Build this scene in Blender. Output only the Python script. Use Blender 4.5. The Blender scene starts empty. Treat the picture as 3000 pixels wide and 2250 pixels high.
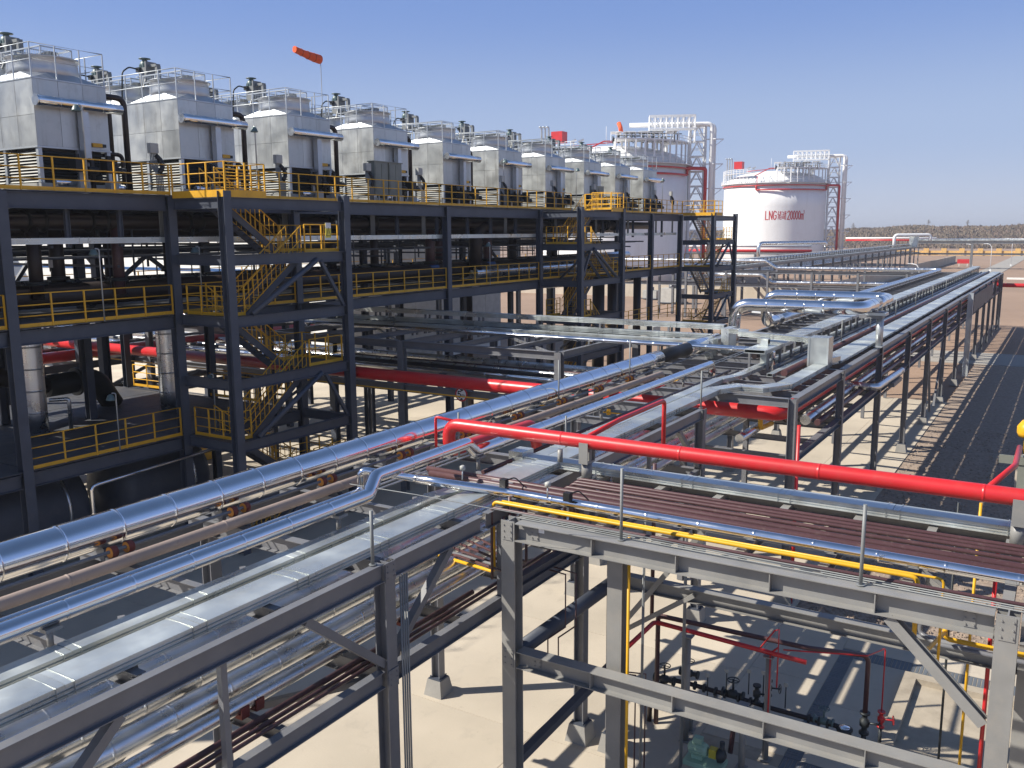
import bpy, math, random
from mathutils import Vector, Matrix
D = bpy.data
scene = bpy.context.scene
COL = scene.collection
R = math.radians
rnd = random.Random(7)

# ------------------------------------------------------------------ camera
YAW, PIT, ROL = R(31.8223), R(9.5616), R(-0.38588)
EYE = Vector((0, 0, 12.5))
_f = Vector((math.cos(YAW), math.sin(YAW), 0)); _r = Vector((math.sin(YAW), -math.cos(YAW), 0)); _u = Vector((0, 0, 1))
_fw = _f * math.cos(PIT) - _u * math.sin(PIT); _up = _u * math.cos(PIT) + _f * math.sin(PIT)
_rr = _r * math.cos(ROL) + _up * math.sin(ROL); _uu = _up * math.cos(ROL) - _r * math.sin(ROL)
cd = D.cameras.new('camera'); cam = D.objects.new('camera', cd); COL.objects.link(cam)
cam.matrix_world = Matrix(((_rr.x, _uu.x, -_fw.x, EYE.x), (_rr.y, _uu.y, -_fw.y, EYE.y), (_rr.z, _uu.z, -_fw.z, EYE.z), (0, 0, 0, 1)))
cd.sensor_width = 36; cd.lens = 36 * 2627.18 / 3000; cd.clip_start = 0.1; cd.clip_end = 20000
scene.camera = cam

# ------------------------------------------------------------------ light
SUN_EL = 41.0
sd = Vector((-0.61, 0.79, 0)).normalized() * math.cos(R(SUN_EL)) + Vector((0, 0, math.sin(R(SUN_EL))))   # towards the sun
sl = D.lights.new('sun', 'SUN'); sl.energy = 5.0; sl.angle = R(0.5); sl.color = (1.0, 0.94, 0.835)
sun = D.objects.new('sun', sl); COL.objects.link(sun); sun.location = (0, 0, 60)
sun.rotation_euler = sd.to_track_quat('Z', 'Y').to_euler()
w = D.worlds.new('World'); scene.world = w; w.use_nodes = True
nt = w.node_tree; nt.nodes.clear()
sky = nt.nodes.new('ShaderNodeTexSky'); sky.sky_type = 'NISHITA'; sky.sun_disc = False
sky.sun_elevation = R(SUN_EL); sky.sun_rotation = math.atan2(sd.x, sd.y)
sky.altitude = 1100; sky.air_density = 1.0; sky.dust_density = 0.3; sky.ozone_density = 3.0
bg = nt.nodes.new('ShaderNodeBackground'); bg.inputs['Strength'].default_value = 0.087
wo = nt.nodes.new('ShaderNodeOutputWorld')
# pale lavender dust haze that thickens towards the horizon all round
tc = nt.nodes.new('ShaderNodeTexCoord'); sx = nt.nodes.new('ShaderNodeSeparateXYZ'); nt.links.new(tc.outputs['Generated'], sx.inputs[0])
def ramp(stops):
    r_ = nt.nodes.new('ShaderNodeValToRGB'); cr = r_.color_ramp; cr.interpolation = 'EASE'
    while len(cr.elements) < len(stops): cr.elements.new(.5)
    for e, (p, c) in zip(cr.elements, stops): e.position = p; e.color = c
    nt.links.new(sx.outputs['Z'], r_.inputs[0]); return r_
hc = ramp([(0.0, (.69, .76, .965, 1)), (.10, (.515, .645, .965, 1)), (.24, (.275, .435, .92, 1))])
hf = ramp([(0.0, (.92,)*3 + (1,)), (.24, (.8,)*3 + (1,)), (.75, (0, 0, 0, 1))])
hs = nt.nodes.new('ShaderNodeVectorMath'); hs.operation = 'SCALE'; hs.inputs['Scale'].default_value = 6.05
nt.links.new(hc.outputs[0], hs.inputs[0])
hz = nt.nodes.new('ShaderNodeMix'); hz.data_type = 'RGBA'; nt.links.new(hs.outputs[0], hz.inputs['B'])
nt.links.new(hf.outputs[0], hz.inputs['Factor']); nt.links.new(sky.outputs[0], hz.inputs['A'])
nt.links.new(hz.outputs['Result'], bg.inputs[0]); nt.links.new(bg.outputs[0], wo.inputs[0])
vs = scene.view_settings
vs.view_transform = 'Standard'; vs.look = 'None'; vs.gamma = 1; vs.use_curve_mapping = False; vs.exposure = 0.56
scene.cycles.use_denoising = True
scene.cycles.max_bounces = 6; scene.cycles.diffuse_bounces = 3; scene.cycles.glossy_bounces = 3
scene.cycles.sample_clamp_indirect = 6.0

# ------------------------------------------------------------------ materials
M = {}
def mat(name, col, rough=0.6, metal=0.0, var=0.12, scale=1.5, bump=0.0, bscale=20.0, rvar=0.0, col2=None, dirt=None, spec=0.5, orand=0.0, dirt2=None):
    m = D.materials.new(name); m.use_nodes = True
    t = m.node_tree; b = t.nodes['Principled BSDF']
    b.inputs['Roughness'].default_value = rough; b.inputs['Metallic'].default_value = metal
    b.inputs['Specular IOR Level'].default_value = spec
    geo = t.nodes.new('ShaderNodeNewGeometry')
    n1 = t.nodes.new('ShaderNodeTexNoise'); n1.inputs['Scale'].default_value = scale; n1.inputs['Detail'].default_value = 6
    t.links.new(geo.outputs['Position'], n1.inputs['Vector'])
    rp = t.nodes.new('ShaderNodeMapRange'); rp.inputs['From Min'].default_value = 0.3; rp.inputs['From Max'].default_value = 0.7
    t.links.new(n1.outputs['Fac'], rp.inputs['Value'])
    mx = t.nodes.new('ShaderNodeMix'); mx.data_type = 'RGBA'
    c2 = col2 or tuple(c * (1 + var) for c in col)
    c1 = tuple(c * (1 - var) for c in col) if col2 is None else col
    mx.inputs['A'].default_value = (*c1, 1); mx.inputs['B'].default_value = (*c2, 1)
    t.links.new(rp.outputs[0], mx.inputs['Factor'])
    last = mx.outputs['Result']
    if orand:
        oi = t.nodes.new('ShaderNodeObjectInfo'); mo = t.nodes.new('ShaderNodeMapRange'); mo.inputs['To Min'].default_value = 1-orand; mo.inputs['To Max'].default_value = 1+orand*.6
        t.links.new(oi.outputs['Random'], mo.inputs['Value']); vm = t.nodes.new('ShaderNodeVectorMath'); vm.operation = 'SCALE'
        t.links.new(last, vm.inputs[0]); t.links.new(mo.outputs[0], vm.inputs['Scale']); last = vm.outputs[0]
    for dirt in [d_ for d_ in (dirt, dirt2) if d_]:
        n3 = t.nodes.new('ShaderNodeTexNoise'); n3.inputs['Scale'].default_value = dirt[1]; n3.inputs['Detail'].default_value = 8; n3.inputs['Roughness'].default_value = 0.7
        if len(dirt) > 5:
            ms = t.nodes.new('ShaderNodeVectorMath'); ms.operation = 'MULTIPLY'; ms.inputs[1].default_value = dirt[5]
            t.links.new(geo.outputs['Position'], ms.inputs[0]); t.links.new(ms.outputs[0], n3.inputs['Vector'])
        else: t.links.new(geo.outputs['Position'], n3.inputs['Vector'])
        r3 = t.nodes.new('ShaderNodeMapRange'); r3.inputs['From Min'].default_value = dirt[2]; r3.inputs['From Max'].default_value = dirt[3]; r3.inputs['To Max'].default_value = dirt[4]
        t.links.new(n3.outputs['Fac'], r3.inputs['Value'])
        m3 = t.nodes.new('ShaderNodeMix'); m3.data_type = 'RGBA'
        t.links.new(last, m3.inputs['A']); m3.inputs['B'].default_value = (*dirt[0], 1); t.links.new(r3.outputs[0], m3.inputs['Factor'])
        last = m3.outputs['Result']
    t.links.new(last, b.inputs['Base Color'])
    if rvar:
        rr = t.nodes.new('ShaderNodeMapRange'); rr.inputs['From Min'].default_value = .3; rr.inputs['From Max'].default_value = .7
        rr.inputs['To Min'].default_value = max(0.02, rough - rvar); rr.inputs['To Max'].default_value = rough + rvar
        t.links.new(n1.outputs['Fac'], rr.inputs['Value']); t.links.new(rr.outputs[0], b.inputs['Roughness'])
    if bump:
        n2 = t.nodes.new('ShaderNodeTexNoise'); n2.inputs['Scale'].default_value = bscale; n2.inputs['Detail'].default_value = 5
        t.links.new(geo.outputs['Position'], n2.inputs['Vector'])
        bp = t.nodes.new('ShaderNodeBump'); bp.inputs['Strength'].default_value = bump; bp.inputs['Distance'].default_value = 0.02
        t.links.new(n2.outputs['Fac'], bp.inputs['Height']); t.links.new(bp.outputs[0], b.inputs['Normal'])
    M[name] = m
    return m
mat('rack_steel', (0.15, 0.154, 0.168), 0.4, dirt=((0.2, 0.19, 0.17), 3.0, 0.5, 0.75, 0.5))
mat('cross_steel', (0.235, 0.232, 0.222), 0.42, dirt=((0.28, 0.26, 0.23), 4.0, 0.48, 0.75, 0.6))
mat('frame_steel', (0.06, 0.07, 0.094), 0.5, dirt=((0.12, 0.12, 0.12), 2.0, 0.55, 0.8, 0.4))
mat('deck_plate', (0.06, 0.066, 0.08), 0.55, bump=0.2, bscale=30, dirt=((0.16, 0.15, 0.13), 1.2, 0.45, 0.75, 0.6))
mat('yellow_paint', (0.70, 0.37, 0.02), 0.5, dirt=((0.25, 0.14, 0.04), 5.0, 0.55, 0.8, 0.5))
mat('gas_yellow', (0.68, 0.37, 0.015), 0.38, dirt=((0.2, 0.12, 0.05), 9.0, 0.66, 0.72, 0.8))
mat('red_paint', (0.53, 0.02, 0.024), 0.36, scale=.8, var=.1, dirt=((0.40, 0.06, 0.05), 2.2, 0.48, 0.78, 0.7), dirt2=((0.5, 0.2, 0.16), 9.0, 0.66, 0.74, 0.5), bump=.04, bscale=12)
mat('brown_paint', (0.085, 0.04, 0.042), 0.42, dirt=((0.19, 0.14, 0.12), 8.0, 0.55, 0.8, 0.5))
mat('dark_brown', (0.022, 0.014, 0.014), 0.45)
mat('old_pipe', (0.30, 0.235, 0.20), 0.6, dirt=((0.12, 0.07, 0.05), 6.0, 0.58, 0.75, 0.7))
mat('alu', (0.83, 0.83, 0.84), 0.13, 1.0, var=0.05, scale=1.2, rvar=0.06, bump=0.08, bscale=0.9)
mat('alu_dull', (0.72, 0.74, 0.76), 0.3, 1.0, var=0.08, scale=2.5, rvar=0.08, bump=0.08, bscale=3)
mat('galv', (0.60, 0.635, 0.62), 0.36, 0.7, var=0.2, scale=0.9, rvar=0.2, bump=0.08, bscale=2, orand=0.22, dirt=((0.62, 0.58, 0.48), 1.3, 0.52, 0.72, 0.4))
mat('galv_rail', (0.5, 0.53, 0.55), 0.42, 0.6)
mat('casing', (0.53, 0.545, 0.535), 0.4, 0.75, orand=0.14, var=0.1, scale=1.2, rvar=0.08, bump=0.05, bscale=3, dirt=((0.3, 0.29, 0.27), 1.6, 0.55, 0.8, 0.6), dirt2=((0.25, 0.235, 0.21), 2.4, 0.52, 0.72, 0.55, (1, 1, .12)))
mat('hood', (0.52, 0.545, 0.57), 0.4, 0.8, var=0.06, orand=.08)
mat('louvre', (0.33, 0.335, 0.32), 0.5, 0.3)
mat('black', (0.012, 0.012, 0.013), 0.55)
mat('motor_green', (0.10, 0.15, 0.15), 0.4)
mat('box_grey', (0.40, 0.40, 0.37), 0.5)
mat('cabinet', (0.19, 0.20, 0.17), 0.5)
mat('orange_block', (0.78, 0.30, 0.05), 0.7)
mat('brown_block', (0.17, 0.035, 0.025), 0.7)
mat('concrete', (0.48, 0.42, 0.335), 0.85, var=0.12, scale=0.28, orand=.07, bump=0.15, bscale=14, dirt=((0.30, 0.265, 0.22), 0.9, 0.55, 0.8, 0.6), dirt2=((0.24, 0.2, 0.16), 5.0, 0.62, 0.74, 0.45))
mat('concrete_old', (0.36, 0.31, 0.24), 0.9, var=0.15, scale=1.5, bump=0.3, bscale=10, dirt=((0.2, 0.16, 0.12), 2.0, 0.52, 0.75, 0.6))
mat('pit_floor', (0.46, 0.37, 0.27), 0.9, var=0.1, scale=0.6, bump=0.15, bscale=8, dirt=((0.36, 0.24, 0.15), 0.8, 0.5, 0.7, 0.5))
mat('footing', (0.27, 0.26, 0.24), 0.9, bump=0.3, bscale=12)
mat('gravel', (0.23, 0.175, 0.13), 0.95, scale=6, col2=(0.36, 0.28, 0.22), bump=1.0, bscale=9)
mat('stone', (0.27, 0.21, 0.165), 0.9, var=0.3, scale=9)
mat('sand', (0.30, 0.205, 0.145), 0.95, var=0.12, scale=0.06, bump=0.5, bscale=2.0, dirt=((0.25, 0.165, 0.115), 0.5, 0.5, 0.75, 0.6))
mat('road', (0.33, 0.31, 0.28), 0.9, var=0.08, scale=0.3)
mat('trench', (0.15, 0.165, 0.18), 0.6, 0.2)
mat('white_paint', (0.83, 0.835, 0.83), 0.42, var=0.03, scale=.12, dirt=((0.66, 0.65, 0.62), 0.25, 0.5, 0.8, 0.35), dirt2=((0.6, 0.58, 0.53), .5, 0.52, 0.75, 0.3, (1, 1, .1)))
mat('white_steel', (0.74, 0.75, 0.76), 0.45, var=0.03)
mat('wall_white', (0.78, 0.77, 0.73), 0.6, var=0.03)
mat('wall_grey', (0.42, 0.41, 0.38), 0.7)
mat('blue', (0.03, 0.09, 0.24), 0.5)
mat('wind_orange', (0.80, 0.11, 0.03), 0.8, var=0.06)
mat('tag_white', (0.8, 0.8, 0.8), 0.5)
mat('tag_yellow', (0.75, 0.62, 0.08), 0.5)
mat('pump_green', (0.33, 0.5, 0.37), 0.45)
mat('pump_yellow', (0.55, 0.45, 0.05), 0.5)
mat('valve', (0.035, 0.04, 0.042), 0.45, 0.2)
mat('wall_yellow', (0.62, 0.38, 0.12), 0.8)
mat('bush', (0.19, 0.145, 0.105), 1.0, scale=0.05, col2=(0.26, 0.2, 0.14))
mat('rod_grey', (0.2, 0.21, 0.21), 0.5)
mat('bush_red', (0.18, 0.125, 0.095), 1.0, var=0.2, scale=0.1)
mat('hill', (0.19, 0.145, 0.10), 1.0, scale=0.03, col2=(0.25, 0.19, 0.13), dirt=((0.36, 0.24, 0.13), 0.02, 0.58, 0.66, 0.8))
mat('bark', (0.16, 0.125, 0.1), 0.9)
mat('tyre', (0.02, 0.02, 0.02), 0.8)

# ------------------------------------------------------------------ mesh helpers
def wloc(o):
    b = Vector((0,0,0))
    while o is not None: b = b + o.location; o = o.parent
    return b
class MB:
    def __init__(s): s.v = []; s.f = []; s.sm = []
    def add(s, vs_, fs, smooth=False):
        o = len(s.v); s.v += [tuple(p) for p in vs_]
        for f in fs: s.f.append([i + o for i in f]); s.sm.append(smooth)
        return s
    def box(s, x0, x1, y0, y1, z0, z1):
        return s.add([(x0,y0,z0),(x1,y0,z0),(x1,y1,z0),(x0,y1,z0),(x0,y0,z1),(x1,y0,z1),(x1,y1,z1),(x0,y1,z1)],
              [(0,3,2,1),(4,5,6,7),(0,1,5,4),(1,2,6,5),(2,3,7,6),(3,0,4,7)])
    def bar(s, p, q, wd, h, up=(0,0,1), du=0.0, ds=0.0):
        p = Vector(p); q = Vector(q); d = (q - p).normalized(); up = Vector(up)
        if abs(d.dot(up)) > .99: up = Vector((1,0,0))
        sd_ = d.cross(up).normalized(); u = sd_.cross(d)
        vs_ = []
        for c in (p, q):
            c = c + u * du + sd_ * ds
            vs_ += [c - sd_*wd/2 - u*h/2, c + sd_*wd/2 - u*h/2, c + sd_*wd/2 + u*h/2, c - sd_*wd/2 + u*h/2]
        return s.add(vs_, [(3,2,1,0),(4,5,6,7),(0,1,5,4),(1,2,6,5),(2,3,7,6),(3,0,4,7)])
    def ibeam(s, p, q, h, wd, t=.016, up=(0,0,1)):
        s.bar(p, q, wd, t, up, du=h/2 - t/2); s.bar(p, q, wd, t, up, du=-h/2 + t/2)
        return s.bar(p, q, t, h - 2*t, up)
    def ring_sweep(s, rings, closed_caps=True, smooth=True):
        n = len(rings[0]); o = len(s.v)
        for r_ in rings: s.v += [tuple(p) for p in r_]
        for k in range(len(rings)-1):
            for i in range(n):
                j = (i+1) % n
                s.f.append([o+k*n+i, o+k*n+j, o+(k+1)*n+j, o+(k+1)*n+i]); s.sm.append(smooth)
        if closed_caps:
            s.f.append([o+i for i in range(n)][::-1]); s.sm.append(False)
            m_ = o+(len(rings)-1)*n
            s.f.append([m_+i for i in range(n)]); s.sm.append(False)
        return s
    def tube(s, pts, r, n=14, bend=0.0, caps=True, seam=0.0, seamr=1.025):
        pts = [Vector(p) for p in pts]
        path = [(pts[0], r)]
        for k in range(1, len(pts)-1):
            a, b, c = pts[k-1], pts[k], pts[k+1]
            d1 = (b-a).normalized(); d2 = (c-b).normalized()
            ang = d1.angle(d2)
            if bend <= 0 or ang < .02: path.append((b, r)); continue
            t = min(bend*math.tan(ang/2), (b-a).length*.49, (c-b).length*.49)
            p0 = b - d1*t; p1 = b + d2*t; ns = max(3, int(ang/.2))
            for i in range(ns+1):
                u = i/ns; q = (p0*(1-u)*(1-u) + b*2*u*(1-u) + p1*u*u)
                path.append((q, r))
        path.append((pts[-1], r))
        if seam > 0:
            np_ = [path[0]]
            for k in range(1, len(path)):
                a = path[k-1][0]; b = path[k][0]; L = (b-a).length
                if L > seam*1.2:
                    m_ = int(L/seam); d = (b-a)/L
                    for i in range(1, m_+1):
                        t = L*i/(m_+1); e = min(.012, r*.15)
                        np_ += [(a+d*(t-e*3), r), (a+d*(t-e*1.3), r), (a+d*(t-e), r*seamr), (a+d*(t+e), r*seamr), (a+d*(t+e*1.3), r), (a+d*(t+e*3), r)]
                np_.append(path[k])
            path = np_
        rings = []; nrm = None
        for k, (p, rr_) in enumerate(path):
            if k == 0: d = path[1][0]-p
            elif k == len(path)-1: d = p-path[k-1][0]
            else: d = (path[k+1][0]-p).normalized() + (p-path[k-1][0]).normalized()
            d.normalize()
            if nrm is None:
                nrm = d.cross(Vector((0,0,1)))
                if nrm.length < .01: nrm = d.cross(Vector((1,0,0)))
            nrm = (nrm - d*nrm.dot(d)).normalized(); b = d.cross(nrm)
            rings.append([p + (nrm*math.cos(2*math.pi*i/n) + b*math.sin(2*math.pi*i/n))*rr_ for i in range(n)])
        return s.ring_sweep(rings, caps)
    def lathe(s, c, prof, n=24, axis='Z', smooth=True):
        c = Vector(c); rings = []
        for r_, h in prof:
            ring = []
            for i in range(n):
                a = 2*math.pi*i/n; x, y = r_*math.cos(a), r_*math.sin(a)
                ring.append(c + (Vector((x,y,h)) if axis == 'Z' else Vector((h,x,y)) if axis == 'X' else Vector((y,h,x))))
            rings.append(ring)
        return s.ring_sweep(rings, True, smooth)
    def prism(s, poly, z0, z1):
        n = len(poly)
        return s.add([(x,y,z0) for x,y in poly] + [(x,y,z1) for x,y in poly],
              [list(range(n))[::-1], list(range(n,2*n))] + [(i,(i+1)%n,n+(i+1)%n,n+i) for i in range(n)])
    def build(s, name, m, parent=None, label=None, at=None):
        me = D.meshes.new(name)
        base = wloc(parent)
        if at is not None: pass
        elif parent is None:
            xs = [p[0] for p in s.v]; ys = [p[1] for p in s.v]; zs = [p[2] for p in s.v]
            base = Vector(((min(xs)+max(xs))/2, (min(ys)+max(ys))/2, min(zs)))
        sub = Vector((0,0,0)) if at is not None else base
        me.from_pydata([(p[0]-sub[0], p[1]-sub[1], p[2]-sub[2]) for p in s.v], [], s.f)
        me.polygons.foreach_set('use_smooth', s.sm); me.update()
        me.materials.append(M[m])
        o = D.objects.new(name, me); COL.objects.link(o)
        if parent is not None: o.parent = parent
        if at is not None: o.location = Vector(at) - base
        elif parent is None: o.location = base
        if label: o['label'] = label
        return o
def tag(o, label, cat, group=None):
    o['label'] = label; o['category'] = cat
    if group: o['group'] = group
    return o
def thing(name, label, cat, loc, group=None):
    o = D.objects.new(name, None); COL.objects.link(o); o.location = loc; o.empty_display_size = .3
    return tag(o, label, cat, group)
def struct(o): o['kind'] = 'structure'; return o
def stuff(o): o['kind'] = 'stuff'; return o
def place(src, parent, loc):           # a further piece sharing its mesh with src; loc in world coordinates
    c = src.copy(); COL.objects.link(c); c.parent = parent
    c.location = Vector(loc) - wloc(parent)
    return c
def copy_tree(o, parent=None):
    c = o.copy(); COL.objects.link(c); c.parent = parent
    for ch in list(o.children): copy_tree(ch, c)
    return c
ORD = ['first','second','third','fourth','fifth','sixth','seventh','eighth','ninth','tenth','eleventh','twelfth','thirteenth','fourteenth','fifteenth','sixteenth','seventeenth','eighteenth','nineteenth','twentieth']

def pipe(name, label, cat, pts, r, m, bend=0.0, seam=0.0, n=16, group=None, seamr=1.014):
    o = MB().tube(pts, r, n, bend, True, seam, seamr).build(name, m)
    return tag(o, label, cat, group)

# cable tray: ribbed side rails, lid panels with lipped edges, strap clips
def tray(label, path, wd, h, group=None, panel=2.0, name='cable_tray', lid=True):
    path = [Vector(p) for p in path]
    root = thing(name, label, 'cable tray', path[0], group)
    def normals():
        out = []
        for k in range(len(path)):
            ds = []
            if k > 0: ds.append((path[k]-path[k-1]).normalized())
            if k < len(path)-1: ds.append((path[k+1]-path[k]).normalized())
            t = sum(ds, Vector((0,0,0))).normalized(); nn = Vector((0,0,1)).cross(t).normalized()
            sc = 1.0 / max(.5, nn.dot(Vector((0,0,1)).cross(ds[0]).normalized()))
            out.append(nn*sc)
        return out
    nn = normals()
    prof = [(-.012,0),(0.012,0),(0.012,.16),(-.016,.2),(-.016,.31),(0.012,.35),(0.012,.5),(-.016,.54),(-.016,.65),(0.012,.69),(0.012,.88),(-.005,.92),(-.005,.97),(-.02,.97),(-.02,0)]
    for sgn in (1,-1):
        b = MB(); rings = []
        for p, q in zip(path, nn):
            rings.append([p + q*sgn*(wd/2 - .012 + a) + Vector((0,0,h*z)) for a, z in prof])
        b.ring_sweep(rings, True, False); b.build('side_rail', 'galv', root)
    MB().ring_sweep([[p+q*(wd/2-.03)+Vector((0,0,.005)), p-q*(wd/2-.03)+Vector((0,0,.005)), p-q*(wd/2-.03)+Vector((0,0,.03)), p+q*(wd/2-.03)+Vector((0,0,.03))] for p, q in zip(path, nn)], True, False).build('tray_base', 'galv', root)
    clip = MB()
    for k in range(len(path)-1):
        a, b_ = path[k], path[k+1]; L = (b_-a).length; m_ = max(1, round(L/panel))
        for i in range(m_):
            t0, t1 = i/m_, (i+1)/m_
            p0 = a.lerp(b_, t0); p1 = a.lerp(b_, t1); n0 = nn[k].lerp(nn[k+1], t0) if False else (nn[k] if i == 0 else (Vector((0,0,1)).cross((b_-a).normalized())))
            n1 = nn[k+1] if i == m_-1 else Vector((0,0,1)).cross((b_-a).normalized())
            if lid:
                d = (b_-a).normalized()*.004
                j = rnd.uniform(0, .006); j2 = rnd.uniform(0, .006)
                e = wd/2 + .006; rings = []
                for p, q, jj in ((p0+d, n0, j), (p1-d, n1, j2)):
                    z = Vector((0,0,h+jj)); c = .008
                    rings.append([p+q*e+z-Vector((0,0,.03)), p+q*e+z, p+q*(e-.05)+z+Vector((0,0,.004)), p+z+Vector((0,0,.004+c)), p-q*(e-.05)+z+Vector((0,0,.004)), p-q*e+z, p-q*e+z-Vector((0,0,.03)), p-q*(e-.004)+z-Vector((0,0,.03)), p-q*(e-.01)+z-Vector((0,0,.006)), p+q*(e-.01)+z-Vector((0,0,.006)), p+q*(e-.004)+z-Vector((0,0,.03))][::-1])
                MB().ring_sweep(rings, True, False).build('lid_panel', 'galv', root)
            if L > .8:
                for tt in (.06, .94) if L/m_ > 1 else (.5,):
                    p = p0.lerp(p1, tt); q = Vector((0,0,1)).cross((b_-a).normalized()); d = (b_-a).normalized()
                    e = wd/2 + .01
                    clip.bar(p+q*e, p+q*e+Vector((0,0,h+.014)), .02, .008, up=d); clip.bar(p-q*e, p-q*e+Vector((0,0,h+.014)), .02, .008, up=d)
                    clip.bar(p-q*e+Vector((0,0,h+.016)), p+q*e+Vector((0,0,h+.016)), .015, .005)
    stuff(clip.build('strap_clip', 'galv', root))
    return root

# railing run with posts; added as a part of parent (posts are sub-parts)
POSTS = {}
def railing(parent, pts, h=1.15, m='yellow_paint', step=1.2, kick=True, rails=(1.0, .66, .34), rr=.022, name='railing', posts=True):
    b = MB(); pts = [Vector(p) for p in pts]
    for fr in rails: b.tube([p + Vector((0,0,h*fr)) for p in pts], rr, 8)
    if kick:
        for a, c in zip(pts, pts[1:]): b.bar(a + Vector((0,0,.075)), c + Vector((0,0,.075)), .012, .13)
    o = b.build(name, m, parent)
    key = (h, m, rr)
    spots = []
    for k in range(len(pts)-1):
        a, c = pts[k], pts[k+1]; n_ = max(1, round((c-a).length/step))
        for i in range(n_ + (1 if k == len(pts)-2 else 0)): spots.append(a.lerp(c, i/n_))
    if posts:
        for p in spots:
            if key not in POSTS:
                POSTS[key] = MB().box(-rr*1.15, rr*1.15, -rr*1.15, rr*1.15, 0, h).build('post', m, o, at=p)
            else: place(POSTS[key], o, p)
    else:
        b2 = MB()
        for p in spots: b2.box(p.x-rr, p.x+rr, p.y-rr, p.y+rr, p.z, p.z+h)
        stuff(b2.build('post', m, o))
    return o
# ================================================================== ground
struct(MB().add([(-4000,-4000,-.16),(6000,-4000,-.16),(6000,6000,-.16),(-4000,6000,-.16)], [(0,1,2,3)]).build('sand_ground', 'sand'))
apron = MB()
apron.box(-30, 72, 7.0, 52, -.3, -.012); apron.box(-30, 28.5, -14, 7.0, -.3, -.012)
apron = struct(apron.build('concrete_apron', 'concrete_old'))
def slabs(x0, x1, y0, y1, nx, ny, skip=None):
    for i in range(nx):
        for j in range(ny):
            a, b = x0+(x1-x0)*i/nx, x0+(x1-x0)*(i+1)/nx; c, d = y0+(y1-y0)*j/ny, y0+(y1-y0)*(j+1)/ny
            g = .007; z = rnd.uniform(-.002, .002)
            MB().box(a+g, b-g, c+g, d-g, -.012, z).build('slab', 'concrete', apron)
slabs(-30, 72, 10.6, 52, 17, 7); slabs(-30, 72, 7.0, 10.6, 17, 1)
slabs(-30, 19.75, -14, 7.0, 9, 4); slabs(20.3, 28.5, 4.95, 7.0, 2, 1); slabs(27.0, 28.5, -14, 4.95, 1, 4); slabs(20.3, 26.4, 3.1, 4.55, 2, 1)
slabs(20.3, 21.6, -14, 3.1, 1, 3); slabs(26.05, 26.4, -14, 3.1, 1, 4)
tr = struct(MB().box(19.75, 20.3, -14, 4.95, -.1, -.02).box(20.3, 27.0, 4.55, 4.95, -.1, -.02).box(26.4, 27.0, -14, 4.55, -.1, -.02).build('drain_channel', 'black'))
# grated covers over the drain
def grate(x0, x1, y0, y1):
    b = MB(); lx = x1-x0 < y1-y0; e = .03
    b.box(x0+.01, x1-.01, y0+.01, y0+e, -.02, .0); b.box(x0+.01, x1-.01, y1-e, y1-.01, -.02, .0)
    b.box(x0+.01, x0+e, y0+e, y1-e, -.02, .0); b.box(x1-e, x1-.01, y0+e, y1-e, -.02, .0)
    n_ = 9
    for i in range(n_):
        if lx: a = y0+e+(y1-y0-2*e)*i/n_; b.box(x0+e, x1-e, a+.004, a+(y1-y0-2*e)/n_*.82, -.02, -.002)
        else: a = x0+e+(x1-x0-2*e)*i/n_; b.box(a+.004, a+(x1-x0-2*e)/n_*.82, y0+e, y1-e, -.02, -.002)
    return b.build('drain_cover', 'trench', tr)
for i in range(19): grate(19.75, 20.3, 4.95-i-1, 4.95-i)
for i in range(7): grate(20.3+i*.95, 20.3+(i+1)*.95, 4.55, 4.95)
for i in range(16): grate(26.4, 27.0, 4.55-i-1, 4.55-i)
# pit with a low kerb wall
pit = thing('drain_pit', 'sunken concrete pit with a thick kerb wall and stained floor beside the pump yard', 'pit', (23.8, 0, 0))
kw = MB(); kw.box(21.6, 26.05, 2.75, 3.08, -.9, .16); kw.box(25.72, 26.05, -14, 2.75, -.9, .16); kw.box(21.6, 21.9, -14, 2.75, -.9, .16)
kw.build('kerb_wall', 'concrete_old', pit)
MB().box(21.9, 25.72, -14, 2.75, -.9, -.72).build('pit_floor', 'pit_floor', pit)
# gravel strip, fine relief mesh with separate stones on it
gv = MB(); nx, ny = 150, 34
import mathutils.noise as mn
for j in range(ny+1):
    for i in range(nx+1):
        x = 28.5 + (i/nx)**1.6*66; y = 7.0 - (j/ny)*26
        gv.v.append((x, y, -.05 + .05*mn.noise((x*1.3, y*1.3, 0)) + .03*mn.noise((x*4, y*4, 3))))
for j in range(ny):
    for i in range(nx): gv.f.append([j*(nx+1)+i, (j+1)*(nx+1)+i, (j+1)*(nx+1)+i+1, j*(nx+1)+i+1]); gv.sm.append(False)
struct(gv.build('gravel_ground', 'gravel'))
st = MB()
for k in range(9000):
    x = 28.55 + (rnd.random()**2.2)*34; y = rnd.uniform(-6, 6.95); s_ = rnd.uniform(.025, .085)
    a = rnd.random()*6.28; ca, sa = math.cos(a)*s_, math.sin(a)*s_; h = s_*rnd.uniform(.5, .9)
    z = -.05 + .05*mn.noise((x*1.3, y*1.3, 0)) + .03*mn.noise((x*4, y*4, 3))
    st.add([(x+ca,y+sa,z),(x-sa*.8,y+ca*.8,z),(x-ca,y-sa,z),(x+sa*.7,y-ca*.7,z),(x+ca*.5,y+sa*.5,z+h),(x-ca*.4,y-sa*.5,z+h*.9),(x+sa*.3,y-ca*.4,z+h*.8)],
           [(0,1,4),(1,5,4),(1,2,5),(2,3,6),(2,6,5),(3,0,6),(0,4,6),(4,5,6)])
stuff(st.build('gravel_stones', 'stone'))
rd = MB(); rd.box(95, 104, -60, 200, -.3, -.075)
struct(rd.build('plant_road', 'road'))
rd = MB(); rd.box(104, 900, 17.5, 24, -.3, -.08)
struct(rd.build('access_road', 'road'))
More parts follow.
